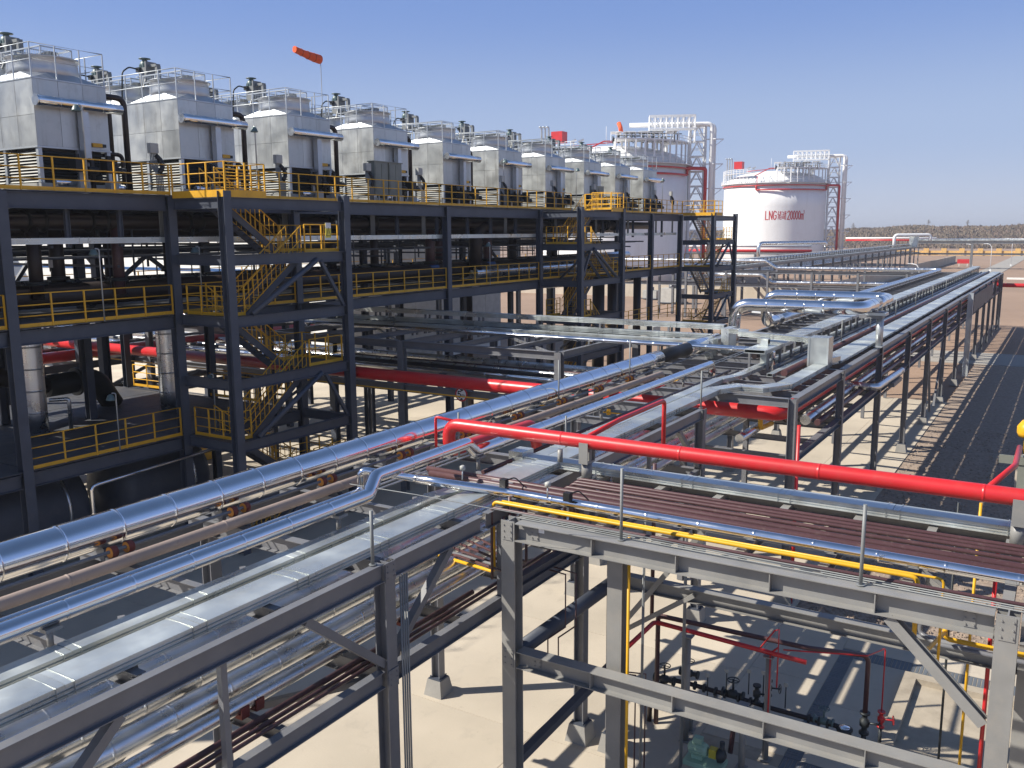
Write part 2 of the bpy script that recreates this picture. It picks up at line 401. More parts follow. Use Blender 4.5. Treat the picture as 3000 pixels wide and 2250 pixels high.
struct(MB().box(104, 300, -40, -39.7, -.2, .1).box(265, 265.6, -200, 14, -.2, .3).build('road_kerb', 'wall_white'))

# ================================================================== hills, brush and bare trees far away
hl = MB(); NX, NY = 110, 22
def hill_h(x, y):
    d = max(0.0, min(1.0, (x - 690 - .1*y)/150)); d = d*d*(3-2*d)
    r_ = max(0, min(1, (y+700)/900))
    return -.3 + d*(14.2 - 2.4*max(0, (y-60)/180) + 3.5*mn.noise((x*.006, y*.012, 1)) + 2.0*mn.noise((x*.02, y*.03, 5)))
for j in range(NX+1):
    y = -900 + 2400*j/NX
    for i in range(NY+1):
        x = 600 + 700*(i/NY)**1.5; hl.v.append((x, y, hill_h(x, y)))
for j in range(NX):
    for i in range(NY): hl.f.append([j*(NY+1)+i, j*(NY+1)+i+1, (j+1)*(NY+1)+i+1, (j+1)*(NY+1)+i]); hl.sm.append(True)
struct(hl.build('hills', 'hill'))
def brush(name, m, n_, hmin, hmax, seed):
    r_ = random.Random(seed); b = MB()
    for k in range(n_):
        x = 690 + 200*r_.random(); y = r_.uniform(-190, 330)
        if mn.noise((x*.012, y*.012, seed)) < -.22: continue
        z = hill_h(x, y); h = r_.uniform(hmin, hmax)*1.05; wd = h*r_.uniform(.6, 1.1)
        for q in range(16):
            a = r_.random()*6.28; t = r_.random(); px = x + math.cos(a)*wd*.8*t; py = y + math.sin(a)*wd*.8*t
            hh = h*r_.uniform(.6, 1.05)*(1-.4*t); e = wd*r_.uniform(.07, .18); a2 = r_.random()*3.14; cx, cy = math.cos(a2)*e, math.sin(a2)*e
            b.add([(px-cx*.4, py-cy*.4, z-.2), (px+cx*.4, py+cy*.4, z-.2), (px+cx, py+cy, z+hh*.75), (px+cx*.2, py+cy*.2, z+hh), (px-cx, py-cy, z+hh*.7)], [(0,1,2,3,4)])
    return stuff(b.build(name, m))
brush('bare_scrub', 'bush', 10500, 1.6, 3.4, 3); brush('reddish_scrub', 'bush_red', 4500, 1.8, 3.8, 11)
# a dozen taller bare trees on the skyline
for k, (x, y, h) in enumerate([(830, 175, 9), (832, 165, 8), (840, 76, 7), (835, 14, 10), (834, 6, 8), (842, -18, 9), (838, -40, 8), (845, -52, 7), (836, -62, 10), (840, -70, 9), (842, 106, 7)]):
    z = hill_h(x, y)
    t = thing('bare_tree', ORD[k] + ' bare grey tree from the left on the hill skyline', 'tree', (x, y, z-.3), 'bare trees on the skyline')
    MB().tube([(x,y,z-.3),(x+.2,y,z+h*.5),(x,y+.2,z+h)], .07, 6).build('trunk', 'bark', t)
    b = MB()
    for q in range(34):
        u = rnd.uniform(.3, .95); a = rnd.random()*6.28; L = h*.28*(1.15-u)
        p = Vector((x, y, z+h*u)); e = p + Vector((math.cos(a)*L, math.sin(a)*L, L*1.3)); b.bar(p, e, .045, .045)
        for q2 in range(4):
            p2 = p.lerp(e, rnd.uniform(.3, 1)); a2 = rnd.random()*6.28; b.bar(p2, p2+Vector((math.cos(a2)*L*.35, math.sin(a2)*L*.35, L*.6)), .03, .03)
    b.build('crown', 'bark', t)

# ================================================================== yellow boundary wall, lamp posts, red board
yw = thing('boundary_wall', 'long pale yellow boundary wall with raised piers at the foot of the hills', 'wall', (505, 0, 0))
MB().box(505, 505.4, -300, 78, -.2, 2.2).build('wall_panel', 'wall_yellow', yw)
pr = MB().box(-.6, .6, -1.2, 1.2, -.2, 3.4).build('pier', 'wall_yellow', yw, at=(504.9, 72, 0))
for k in range(1, 18): place(pr, yw, (504.9, 72-8.2*k, 0))
def lamp_post(x, y, h, label, dirx=0, diry=1.0):
    t = thing('lamp_post', label, 'lamp post', (x, y, 0), 'white curved lamp posts')
    MB().tube([(x,y,-.1),(x,y,h-1.2),(x+dirx*.3,y+diry*.5,h-.2),(x+dirx*1.6,y+diry*1.6,h)], .09, 8, .8).build('pole', 'white_steel', t)
    MB().bar((x+dirx*1.5,y+diry*1.5,h-.02), (x+dirx*2.3,y+diry*2.3,h+.02), .3, .12).build('lamp_head', 'white_steel', t)
    MB().box(x-.25,x+.25,y-.25,y+.25,-.1,.5).build('base', 'white_steel', t)
lamp_post(312.7, 21.2, 8.3, 'white curved lamp post beside the road just left of the rack pillar')
lamp_post(353, 29.7, 7.6, 'shorter white curved lamp post beside the red board')
lamp_post(361, 18.2, 9.5, 'white curved lamp post right of the access road')
lamp_post(420, 12.5, 10, 'farthest white curved lamp post at the right edge')
lamp_post(70.3, 18.9, 6.2, 'white curved lamp post behind the pipe loop, near the double silver lines')
lamp_post(205, 27, 5.6, 'white curved lamp post left of the red board, bending over the pipe rack', 0, 1)
rb = thing('red_board', 'low red notice board standing on the sand near a lamp post', 'board', (352, 32, 0))
MB().box(352, 352.15, 30.5, 34.3, .9, 2.4).build('panel', 'red_paint', rb); MB().box(352.02,352.12,31,31.15,-.1,.9).build('leg', 'white_steel', rb); MB().box(352.02,352.12,33.6,33.75,-.1,.9).build('leg', 'white_steel', rb)

# ================================================================== storage tanks
def tank(cx, cy, label, lettering, grp):
    R0, H = 18.0, 29.2
    t = thing('storage_tank', label, 'storage tank', (cx, cy, 0), grp)
    c = Vector((cx, cy, 0)); n_ = 96
    MB().lathe(c, [(R0,-.1),(R0,7),(R0,14),(R0,21),(R0,H)], n_).build('shell', 'white_paint', t)
    MB().lathe(c, [(R0-.4,H+.01)]+[(R0*math.cos(a)*.985, H+ .02+ 4.9*math.sin(a)) for a in [i*math.pi/2/10 for i in range(0, 10)]], n_).build('dome', 'white_paint', t)
    MB().lathe(c, [(R0+.02,-.2),(R0+1.0,-.2),(R0+1.0,.9),(R0+.02,.9)], n_).build('base_ring', 'concrete_old', t)
    def circ(rr_, z, a0=0, a1=360, n2=72): return [(cx+rr_*math.cos(R(a0+(a1-a0)*i/n2)), cy+rr_*math.sin(R(a0+(a1-a0)*i/n2)), z) for i in range(n2+1)]
    g = MB()
    for a0, a1 in ((0, 360),): 
        rings = []
        for i in range(n_):
            a = 2*math.pi*i/n_; e = Vector((math.cos(a), math.sin(a), 0)); rings.append([c+e*(R0+.05)+Vector((0,0,H-.1)), c+e*(R0+1.1)+Vector((0,0,H-.1)), c+e*(R0+1.1)+Vector((0,0,H+.05)), c+e*(R0+.05)+Vector((0,0,H+.05))])
        rings.append(rings[0]); g.ring_sweep(rings, False, False)
    g.build('ring_walkway', 'white_steel', t)
    g = MB()
    for z in (H+.6, H+1.15): g.tube(circ(R0+1.05, z), .045, 5)
    for i in range(110):
        a = 2*math.pi*i/110; g.bar((cx+(R0+1.05)*math.cos(a), cy+(R0+1.05)*math.sin(a), H), (cx+(R0+1.05)*math.cos(a), cy+(R0+1.05)*math.sin(a), H+1.15), .05, .05)
    g.build('ring_railing', 'white_steel', t)
    # fire-water ring main, two levels, with a loop on the camera side
    va = math.degrees(math.atan2(-cy, -cx))
    g = MB(); g.tube(circ(R0+.5, H-.9, va-95, va+95, 60), .2, 7); g.tube(circ(R0+.5, H-2.4, va-20, va+72, 40), .24, 7)
    for aa in (va-20, va+72): g.tube([(cx+(R0+.5)*math.cos(R(aa)), cy+(R0+.5)*math.sin(R(aa)), H-.9), (cx+(R0+.5)*math.cos(R(aa)), cy+(R0+.5)*math.sin(R(aa)), H-2.4)], .24, 7)
    aa = va-19 if True else 0
    g.build('fire_water_ring', 'red_paint', t)
    # roof deck: raised platform on posts around the far right part of the roof, its steelwork, and roof pipes
    right = Vector((math.sin(R(va+180)), -math.cos(R(va+180)), 0)); near = Vector((math.cos(R(va)), math.sin(R(va)), 0))
    P = lambda u, v, z: c + right*u + near*v + Vector((0,0,z))
    pf = MB(); az = [va + 2 + 78*i/22 for i in range(23)]
    rings = []
    for a in az:
        e = Vector((math.cos(R(a)), math.sin(R(a)), 0)); rings.append([c+e*(R0-5.5)+Vector((0,0,H+4.9)), c+e*(R0+.7)+Vector((0,0,H+4.9)), c+e*(R0+.7)+Vector((0,0,H+5.2)), c+e*(R0-5.5)+Vector((0,0,H+5.2))])
    pf.ring_sweep(rings, True, False); pf.build('roof_platform', 'white_steel', t)
    pp = MB()
    for a in az[::2]:
        e = Vector((math.cos(R(a)), math.sin(R(a)), 0))
        for rr_ in (R0+.6, R0-4.8): pp.bar(c+e*rr_+Vector((0,0,H)), c+e*rr_+Vector((0,0,H+4.9)), .34, .34)
    for a in az:
        e = Vector((math.cos(R(a)), math.sin(R(a)), 0)); pp.bar(c+e*(R0+.65)+Vector((0,0,H+5.2)), c+e*(R0+.65)+Vector((0,0,H+6.4)), .07, .07)
    for z in (5.8, 6.4, 1.9): pp.tube([c+Vector((math.cos(R(a)), math.sin(R(a)), 0))*(R0+.65)+Vector((0,0,H+z)) for a in az], .06, 5)
    pp.build('platform_posts', 'white_steel', t)
    # shelter frame above the platform
    fr = MB(); x0, x1, y0, y1, z0, z1 = (6.0 if lettering else 8.6), (18.0 if lettering else 19.2), 3.5, 6.0, H+8.3, H+11.3
    for u in [x0+(x1-x0)*i/8 for i in range(9)]:
        for v in (y0, y1): fr.bar(P(u,v,z0-.2), P(u,v,z1), .24, .24)
        if u < x1-.1:
            for v in (y0, y1): fr.bar(P(u,v,z0), P(u+(x1-x0)/8,v,z1), .2, .2); fr.bar(P(u,v,z1), P(u+(x1-x0)/8,v,z0), .14, .14)
    for z in (z0, z1):
        for v in (y0, y1): fr.bar(P(x0,v,z), P(x1,v,z), .32, .32)
        for u in (x0, x1): fr.bar(P(u,y0,z), P(u,y1,z), .2, .2)
    for u in (x0, x0+4, x1):
        for v in (y0, y1): fr.bar(P(u,v,H+5.2), P(u,v,z0), .22, .22)
    fr.build('hoist_frame', 'white_steel', t)
    sh = MB()
    for i in range(5): sh.bar(P(-.5+i*3.2,9.5,H+7.2), P(2.0+i*3.2,9.5,H+7.2), 5.2, .12)
    for i in range(12): sh.bar(P(-.4+i*1.4,11.6,H+5.2), P(-.4+i*1.4,11.6,H+7.2), .14, .14)
    sh.build('pump_shelter', 'white_steel', t)
    eq = MB(); r_ = random.Random(5)
    for i in range(26): 
        u, v = r_.uniform(0, 15), r_.uniform(8.5, 12.5); eq.tube([P(u,v,H+4.8), P(u,v,H+r_.uniform(5.6, 7.6))], r_.uniform(.1, .3), 6)
    for i in range(8): eq.tube([P(r_.uniform(0,6),r_.uniform(9,12),H+5.4+i*.25), P(r_.uniform(9,16),r_.uniform(9,12),H+5.4+i*.25)], .1, 6)
    eq.build('roof_pumps', 'valve', t)
    # pipe tower at the right flank
    tw = MB(); ux, uy, zt = 18.5, 1.8, H+9.2; dx, dy = 3.6, 3.4
    cs = [(ux,uy),(ux+dx,uy),(ux+dx,uy-dy),(ux,uy-dy)]
    for u, v in cs: tw.bar(P(u,v,0), P(u,v,zt), .42, .42)
    nb = 11
    for k in range(nb):
        za, zb = zt*k/nb, zt*(k+1)/nb
        for (a, b_), (d, e) in zip(cs, cs[1:]+cs[:1]):
            tw.bar(P(a,b_,zb), P(d,e,zb), .3, .3)
            mid = ((a+d)/2, (b_+e)/2); tw.bar(P(a,b_,za), P(*mid,zb), .24, .24); tw.bar(P(d,e,za), P(*mid,zb), .24, .24); tw.bar(P(a,b_,(za+zb)/2), P(d,e,(za+zb)/2), .12, .12)
    tw.build('pipe_tower', 'white_steel', t)
    tp = MB(); 
    for i, (rr_, o_) in enumerate(((.55, 0), (.42, 1.3))):
        tp.tube([P(4+o_,2.4-o_,H+9.6), P(ux+dx+1.4+o_*.6,2.4-o_*1.2,H+9.6), P(ux+dx+1.4+o_*.6,2.4-o_*1.2,1)], rr_, 12, 1.2)
    tp.build('white_riser_pipe', 'white_paint', t)
    for k in range(6):
        br = MB()
        z = zt*(.17+.15*k); br.bar(P(ux+dx,uy,z), P(ux+dx+4.2,uy,z), .24, .24); br.bar(P(ux+dx+4.2,uy,z), P(ux+dx+1.7,uy,z-2), .16, .16); br.bar(P(ux+dx,uy,z), P(ux+dx+2.2,uy+1.4,z), .2, .2)
        br.build('tower_bracket', 'white_steel', t)
    MB().tube([P(17.6,4.6,H-2.4), P(17.6,4.6,H-.7), P(18.3,4.2,H-.7), P(ux+3.7,uy+.7,H-.7), P(ux+3.7,uy+.7,1)], .42, 10, .6).build('fire_water_riser', 'red_paint', t)
    # left side: vents, fire monitors and red box
    rbx = MB(); a = P(-12.8, 3.6, H+7.0); rbx.box(a.x-1.3,a.x+1.3,a.y-1.5,a.y+1.5,a.z-1.3,a.z+1.3); rbx.build('red_box', 'red_paint', t)
    vt = MB()
    for i in range(3): vt.tube([P(-17.0+i*.85,4,H), P(-17.0+i*.85,4,H+9.4), P(-17.6+i*.85,4.2,H+9.4)], .22, 8, .35)
    for u in (-9.2, -7.4): vt.bar(P(u,6,H), P(u,6,H+5.8), .3, .3); vt.bar(P(u-.7,6,H+5.6), P(u+.6,6,H+6.2), .5, .5)
    vt.build('vent_pipe', 'galv_rail', t)
    lf = MB()
    for i in range(12):
        a = va-86+i*5; e = Vector((math.cos(R(a)), math.sin(R(a)), 0)); lf.bar(c+e*(R0+.4)+Vector((0,0,H)), c+e*(R0+.4)+Vector((0,0,H+4.9)), .16, .16)
        e2 = Vector((math.cos(R(a+5)), math.sin(R(a+5)), 0))
        for z in (3.6, 4.3, 4.9): lf.bar(c+e*(R0+.4)+Vector((0,0,H+z)), c+e2*(R0+.4)+Vector((0,0,H+z)), .1, .1)
        lf.bar(c+e*(R0-.9)+Vector((0,0,H+3.6)), c+e2*(R0-.9)+Vector((0,0,H+3.6)), 2.4, .12, up=(0,0,1))
    lf.build('vent_platform', 'white_steel', t)
    rp = MB(); rp.tube([P(-6,17.6,H-2.9), P(-6,17.6,H+2.2)], .14, 7); rp.tube([P(-7,13.5,H+2.6), P(-2,9,H+5.4), P(3,4,H+5.9)], .16, 7, 1.0); rp.tube([P(-10,8,H+4.5), P(2,3,H+5.8)], .12, 7); rp.build('roof_fire_pipe', 'red_paint', t)
    ld = MB()
    for i in range(7):
        a = R(va - 60 + i*9); e = Vector((math.cos(a), math.sin(a), 0)); ld.bar(c+e*(R0+.3)+Vector((0,0,H)), c+e*(R0+.3)+Vector((0,0,H+1.9)), .2, .2); ld.bar(c+e*(R0+.3)+Vector((0,0,H+1.9)), c+e*(R0-6)+Vector((0,0,H+2.6)), .16, .16)
    ld.build('roof_pipe_support', 'galv_rail', t)
    hp = MB()
    for i in range(9): hp.bar(P(1+i*.25,7.5,H+5), P(1+i*.25+.15,7.3,H+6.8), .06, .06)
    hp.bar(P(1,7.5,H+6.8), P(3.4,7.3,H+6.8), .08, .08); hp.bar(P(1,7.5,H+6), P(3.4,7.3,H+6), .08, .08); hp.tube([P(-1.5,7,H+4.8), P(-1.5,7,H+9)], .06, 6)
    hp.build('roof_hatch_rail', 'white_steel', t)
    if lettering:
        # strokes painted as thin raised ribbons on the shell
        def G(polys, u0, sx): return [[(u0+x*sx, y) for x, y in p] for p in polys]
        L_ = [[(0,1),(0,0),(.62,0)]]; N_ = [[(0,0),(0,1),(.66,0),(.66,1)]]
        G_ = [[(.68,.82),(.55,.97),(.3,1),(.1,.85),(0,.5),(.1,.15),(.3,0),(.55,.05),(.68,.2),(.68,.48),(.4,.48)]]
        two = [[(0,.8),(.12,.97),(.4,1),(.55,.85),(.52,.62),(0,0),(.58,0)]]
        zero = [[(.28,1),(.08,.85),(0,.5),(.08,.15),(.28,0),(.48,.15),(.56,.5),(.48,.85),(.28,1)]]
        m_ = [[(0,0),(0,.66)],[(0,.5),(.14,.66),(.32,.62),(.36,.45),(.36,0)],[(.36,.45),(.5,.66),(.68,.62),(.72,.45),(.72,0)]]
        three = [[(0,.95),(.3,1),(.45,.85),(.3,.55),(.12,.52)],[(.3,.55),(.48,.35),(.42,.08),(.2,0),(0,.06)]]
        chu = [[(.2,1),(.12,.78),(0,.6)],[(.13,.74),(.13,0)],[(.28,.95),(.34,.85)],[(.22,.62),(.36,.62),(.36,.1),(.44,.2)],[(.5,.84),(.86,.84)],[(.66,1),(.66,.64)],[(.44,.64),(1,.64)],[(.92,.95),(.66,.6),(.44,.42)],[(.58,.46),(.58,0)],[(.58,.46),(.9,.46),(.9,0)],[(.58,.24),(.9,.24)],[(.58,.02),(.9,.02)]]
        guan = [[(.12,1),(.04,.82)],[(.08,.84),(.44,.84)],[(0,.6),(.46,.6)],[(.22,.84),(.22,.14)],[(.04,.44),(.04,.12),(.42,.12),(.42,.44)],[(.5,.9),(1,.9)],[(.64,1),(.64,.8)],[(.84,1),(.84,.8)],[(.54,.76),(.7,.76),(.7,.62),(.54,.62),(.54,.76)],[(.78,.76),(.95,.76),(.95,.62),(.78,.62),(.78,.76)],[(.66,.58),(.54,.36)],[(.6,.46),(.6,0)],[(.78,.58),(.8,.5)],[(.6,.46),(.98,.46)],[(.78,.46),(.78,.02)],[(.6,.31),(.95,.31)],[(.6,.17),(.95,.17)],[(.6,.02),(1,.02)]]
        glyphs = []; u = 0.0
        for gl, sx, adv in ((L_,1,.86),(N_,1,.92),(G_,1,1.0),(chu,.95,1.1),(guan,.95,1.25),(two,.95,.72),(zero,.9,.66),(zero,.9,.66),(zero,.9,.66),(zero,.9,.7),(m_,.9,.72)):
            glyphs += [(g_, .065 if gl is chu or gl is guan else .15) for g_ in G(gl, u, sx)]; u += adv
        glyphs += [([(u+x*.28, .7+y*.38) for x, y in p], .1) for p in three]
        U = u + .1; hgt = 2.9; zb = 16.5; ang0, span = lettering
        lt = MB()
        def PT(x, y, o_=0.012):
            a = R(ang0 + span*x/U); return Vector((cx+(R0+o_)*math.cos(a), cy+(R0+o_)*math.sin(a), zb+y*hgt))
        sxw = math.radians(abs(span))*R0/U
        for p, hw in glyphs:
            for (x0_, y0_), (x1_, y1_) in zip(p, p[1:]):
                dx_, dy_ = (x1_-x0_)*sxw, (y1_-y0_)*hgt; L = math.hypot(dx_, dy_)
                if L < 1e-6: continue
                nx_, ny_ = -dy_/L*hw, dx_/L*hw; ex, ey = dx_/L*hw*.6, dy_/L*hw*.6
                q = [((x0_*sxw-ex+nx_), y0_*hgt-ey+ny_), ((x0_*sxw-ex-nx_), y0_*hgt-ey-ny_), ((x1_*sxw+ex-nx_), y1_*hgt+ey-ny_), ((x1_*sxw+ex+nx_), y1_*hgt+ey+ny_)]
                v = [PT(a/sxw, b_/hgt, .03+.0007*len(lt.f)**.5*.3) for a, b_ in q]; lt.add(v, [(0,1,2,3)])
        lt.build('lettering', 'red_paint', t)
    return t
va2 = math.degrees(math.atan2(-94.8, -336.1))
t1_ = tank(204.3, 97.5, 'nearer large white tank rising behind the far end of the cooler row', None, 'white storage tanks'); t1_.location.z = -1.1
tank(336.1, 94.8, 'farther white tank with red lettering on its shell', (va2-8.6, 43.0), 'white storage tanks')
# dike wall around the tanks
dk = thing('dike_wall', 'pale concrete dike wall in front of the nearer white tank', 'wall', (170, 90, 0))
MB().box(165, 165.4, 40, 160, -.2, 2.4).box(165, 400, 39.6, 40, -.2, 2.4).build('wall_panel', 'concrete', dk)
# small windsock on the nearer tank's roof
ws = thing('windsock', 'small orange windsock on a mast on the nearer white tank roof', 'windsock', (196, 92, 33))
MB().tube([(196,92,31.5),(196,92,37.6)], .06, 6).build('mast', 'white_steel', ws)
MB().tube([(196,92,37.4),(195.4,91.3,36.4),(195.1,91,35.4)], .5, 10).build('sock', 'wind_orange', ws)
# ================================================================== the steel platform that carries the coolers
def col_h(b, x, y, z0, z1, s=.32, ax='x'):
    b.ibeam((x,y,z0), (x,y,z1), s, s, .022, up=(1,0,0) if ax == 'x' else (0,1,0))
ZT, ZM, ZL = 14.0, 9.4, 4.5
pl = thing('steel_platform', 'long three level dark steel platform that carries the row of air coolers', 'steel platform', (45, 36, 0))
XS = [4.1, 10.4, 16.6, 23.18, 29.8, 41.5, 51.9, 58.2, 70.5, 77.0]
YS = [30.0, 36.2, 43.0]
for x in XS:
    for y in YS:
        b = MB(); col_h(b, x, y, 0, ZT-.02, .36 if y == 30 else .34, 'y'); b.build('column', 'frame_steel', pl)
for x0, x1 in zip(XS, XS[1:]):
    for y in YS:
        for z in (ZT, ZM) + ((ZL,) if x1 < 30 else ()):
            MB().ibeam((x0+.19, y, z-.3), (x1-.19, y, z-.3), .55 if z == ZT else .5, .25, .02).build('beam', 'frame_steel', pl)
for x in XS:
    for y0, y1 in zip(YS, YS[1:]):
        for z in (ZT, ZM) + ((ZL,) if x < 30 else ()):
            MB().ibeam((x, y0+.2, z-.3), (x, y1-.2, z-.3), .45, .22, .02).build('beam', 'frame_steel', pl)
for x0, x1 in ((23.3, 29.8), (51.9, 58.2), (10.8, 17.0)):   # bracing in the back row
    MB().bar((x0+.2,43,ZM), ((x0+x1)/2,43,ZT-.6), .18, .18).build('brace', 'frame_steel', pl); MB().bar((x1-.2,43,ZM), ((x0+x1)/2,43,ZT-.6), .18, .18).build('brace', 'frame_steel', pl)
    MB().bar((x0+.2,36.2,ZM), ((x0+x1)/2,36.2,ZT-2.4), .16, .16).build('brace', 'frame_steel', pl); MB().bar((x1-.2,36.2,ZM), ((x0+x1)/2,36.2,ZT-2.4), .16, .16).build('brace', 'frame_steel', pl)
# decks laid as plates with open joints
x = 4.4
while x < 77.1:
    x2 = min(x + 3.1, 77.2)
    for y0, y1 in ((29.88, 31.9), (32.0, 35.7), (36.0, 39.6), (40.1, 43.2)):
        g = rnd.uniform(.03, .2); MB().box(x+.02, x2-g, y0, y1, ZT, ZT+.03).build('deck_plate', 'deck_plate', pl)
    MB().box(x+.02, x2-.05, 29.88, 31.3, ZM, ZM+.03).build('deck_plate', 'deck_plate', pl)
    if rnd.random() < .9: MB().box(x+.02, x2-.05, 31.35, 34.9, ZM-.12, ZM-.09).build('deck_plate', 'deck_plate', pl)  # inner plates filled in at random to darken the deck below, leaving light spots
    if rnd.random() < .85: MB().box(x+.02, x2-.05, 35.0, 37.6, ZM, ZM+.03).build('deck_plate', 'deck_plate', pl)
    if rnd.random() < .75: MB().box(x+.02, x2-.05, 38.5, 43.1, ZM, ZM+.03).build('deck_plate', 'deck_plate', pl)
    if x < 28:
        for y0, y1 in ((29.88, 33), (33.02, 36.4), (36.42, 39.7), (39.75, 43.1)): MB().box(x+.02, min(x2,29.8)-.02, y0, y1, ZL, ZL+.03).build('deck_plate', 'deck_plate', pl)
    x = x2
railing(pl, [(4.5,29.95,ZT+.03),(23.2,29.95,ZT+.03)]); railing(pl, [(25.4,29.95,ZT+.03),(56.2,29.95,ZT+.03)]); railing(pl, [(58.3,29.95,ZT+.03),(77.2,29.95,ZT+.03)])
railing(pl, [(4.5,43.1,ZT+.03),(77.2,43.1,ZT+.03),(77.2,39,ZT+.03)], step=2.4)
for a, b_ in ((4.4, 16.4),(16.8, 22.98),(23.4,29.6),(30.0,41.3),(41.7,51.7),(52.1,58.0),(58.4,70.3),(70.7,76.8)): railing(pl, [(a,29.95,ZM+.03),(b_,29.95,ZM+.03)])
railing(pl, [(4.5,43.1,ZM+.03),(76.8,43.1,ZM+.03)], step=2.4)
railing(pl, [(4.4,29.95,ZL+.03),(14.6,29.95,ZL+.03)]); railing(pl, [(16.8,29.95,ZL+.03),(22.98,29.95,ZL+.03)])
for y in (33, 39): railing(pl, [(29.75,y,ZL+.03),(29.75,y+3.4,ZL+.03)])
railing(pl, [(60,30,ZL+.6),(76.5,30,ZL+.6)], step=2.0, kick=False)
# stair towers
def flight(parent, p0, p1, wd, n_):
    """p0 upper nosing, p1 lower nosing; runs along x; wd across y"""
    p0 = Vector(p0); p1 = Vector(p1)
    st_ = MB()
    for s_ in (0, wd): st_.bar(p0+Vector((0,s_,-.1)), p1+Vector((0,s_,-.1)), .05, .26)
    o = st_.build('stair_flight', 'frame_steel', parent)
    first = None
    for i in range(1, n_):
        p = p0.lerp(p1, i/n_)
        if first is None: first = MB().box(-.13, .13, .03, wd-.03, -.02, .01).build('tread', 'deck_plate', o, at=p)
        else: place(first, o, p)
    for s_ in (.0, wd):
        h = MB(); a = p0+Vector((0,s_,0)); b_ = p1+Vector((0,s_,0))
        h.tube([a+Vector((0,0,1.1)), b_+Vector((0,0,1.1))], .026, 7); h.tube([a+Vector((0,0,.55)), b_+Vector((0,0,.55))], .018, 6); h.tube([a+Vector((0,0,.1)), b_+Vector((0,0,.1))], .018, 6)
        m_ = int(abs((b_-a).x)/.24)
        for i in range(m_+1):
            q = a.lerp(b_, i/m_); h.box(q.x-.011, q.x+.011, q.y-.011, q.y+.011, q.z, q.z+1.1)
        h.build('handrail', 'yellow_paint', o)
def stair_tower(label, x0, x1, mirror=False):
    t = thing('stair_tower', label, 'stair tower', (x0, 27, 0), 'zigzag stair towers on the platform front')
    X = (lambda u: x1 - u) if mirror else (lambda u: x0 + u)
    wd = x1 - x0
    for u in (0, wd):
        b = MB(); col_h(b, X(u), 27, 0, ZT+(.12), .36, 'y'); b.build('column', 'frame_steel', t)
    for z in (ZT-.12, 11.75, ZM, 6.95, ZL, 2.2):
        MB().ibeam((x0+.2,27,z-.2), (x1-.2,27,z-.2), .42, .25, .02).build('beam', 'frame_steel', t)
        for u in (0, wd): MB().ibeam((X(u),27.2,z-.2), (X(u),29.8,z-.2), .4, .22, .02).build('beam', 'frame_steel', t)
    for za, zb in ((ZM, 11.5), (ZL, 6.7), (0.1, 2.0)):
        MB().tube([(X(1.0),26.95,za+.05), (X(wd*.72),26.95,zb-.05)], .11, 10).build('brace', 'frame_steel', t)
        MB().bar((X(wd-.2),27.02,za), (X(wd*.76),27.02,zb-.1), .14, .14).build('brace', 'frame_steel', t)
        MB().bar((X(wd*.74),27.1,zb-.1), (X(wd*.58),29.9,za), .12, .12).build('brace', 'frame_steel', t)
    a, e = 1.0, 4.2
    for zt, zm, zb in ((ZT, 11.75, ZM), (ZM, 6.95, ZL), (ZL, 2.2, 0.0)):
        flight(t, (X(a),28.65,zt), (X(e),28.65,zm), .85, 12)
        flight(t, (X(e),27.35,zm), (X(a),27.35,zb), .85, 12)
        b = MB(); xa, xb = sorted((X(e-.1), X(wd-.15))); b.box(xa, xb, 27.2, 29.7, zm-.04, zm); b.build('landing', 'deck_plate', t)
        railing(t, [(X(e),29.65,zm),(X(wd-.2),29.65,zm),(X(wd-.2),27.25,zm),(X(e+.1),27.25,zm)], step=.9)
        if zb > 0:
            xa, xb = sorted((X(.15), X(a+.1))); MB().box(xa, xb, 27.2, 29.85, zb-.04, zb).build('landing', 'deck_plate', t)
            railing(t, [(X(.2),29.7,zb),(X(.2),27.25,zb),(X(a-.1),27.25,zb)], step=.9)
    xa, xb = sorted((X(-.02), X(1.95))); MB().box(xa, xb, 26.9, 28.5, ZT, ZT+.03).box(*sorted((X(-.02), X(.95))), 28.5, 29.87, ZT, ZT+.03).build('landing', 'deck_plate', t)
    railing(t, [(X(0),29.9,ZT+.03),(X(0),26.92,ZT+.03),(X(1.95),26.92,ZT+.03),(X(1.95),28.4,ZT+.03),(X(1.3),28.4,ZT+.03)], step=.95)
    MB().box(xa, xb, 26.86, 26.9, ZT-.1, ZT+.16).box(*sorted((X(-.1), X(-.06))), 26.9, 29.8, ZT-.1, ZT+.16).build('kick_plate', 'yellow_paint', t)
    return t
t1 = stair_tower('nearest stair tower, below the second air cooler, with a yellow warning plate', 23.3, 29.8)
stair_tower('middle stair tower on the platform front, zigzagging the other way', 52.0, 58.3, True)
t3 = stair_tower('farthest stair tower at the right end of the platform, against the white tank', 77.2, 83.2)
sg = thing('warning_sign', 'small yellow and white triangle warning plate hung on the upper stair landing rail', 'sign', (28.9, 27.15, 12.1))
MB().box(28.75,29.08,27.13,27.15,12.35,12.98).build('plate', 'tag_yellow', sg); MB().box(28.75,29.08,27.125,27.13,12.75,12.98).build('white_band', 'tag_white', sg)
MB().add([(28.78,27.12,12.42),(29.05,27.12,12.42),(28.915,27.12,12.8)],[(0,1,2)]).build('triangle', 'black', sg); MB().add([(28.815,27.117,12.445),(29.015,27.117,12.445),(28.915,27.117,12.735)],[(0,1,2)]).build('triangle', 'tag_yellow', sg)
MB().add([(28.90,27.114,12.58),(28.925,27.114,12.67),(28.935,27.114,12.67),(28.915,27.114,12.58),(28.935,27.114,12.58),(28.905,27.114,12.48)],[(0,3,2,1),(3,4,5)]).build('bolt_mark', 'black', sg)

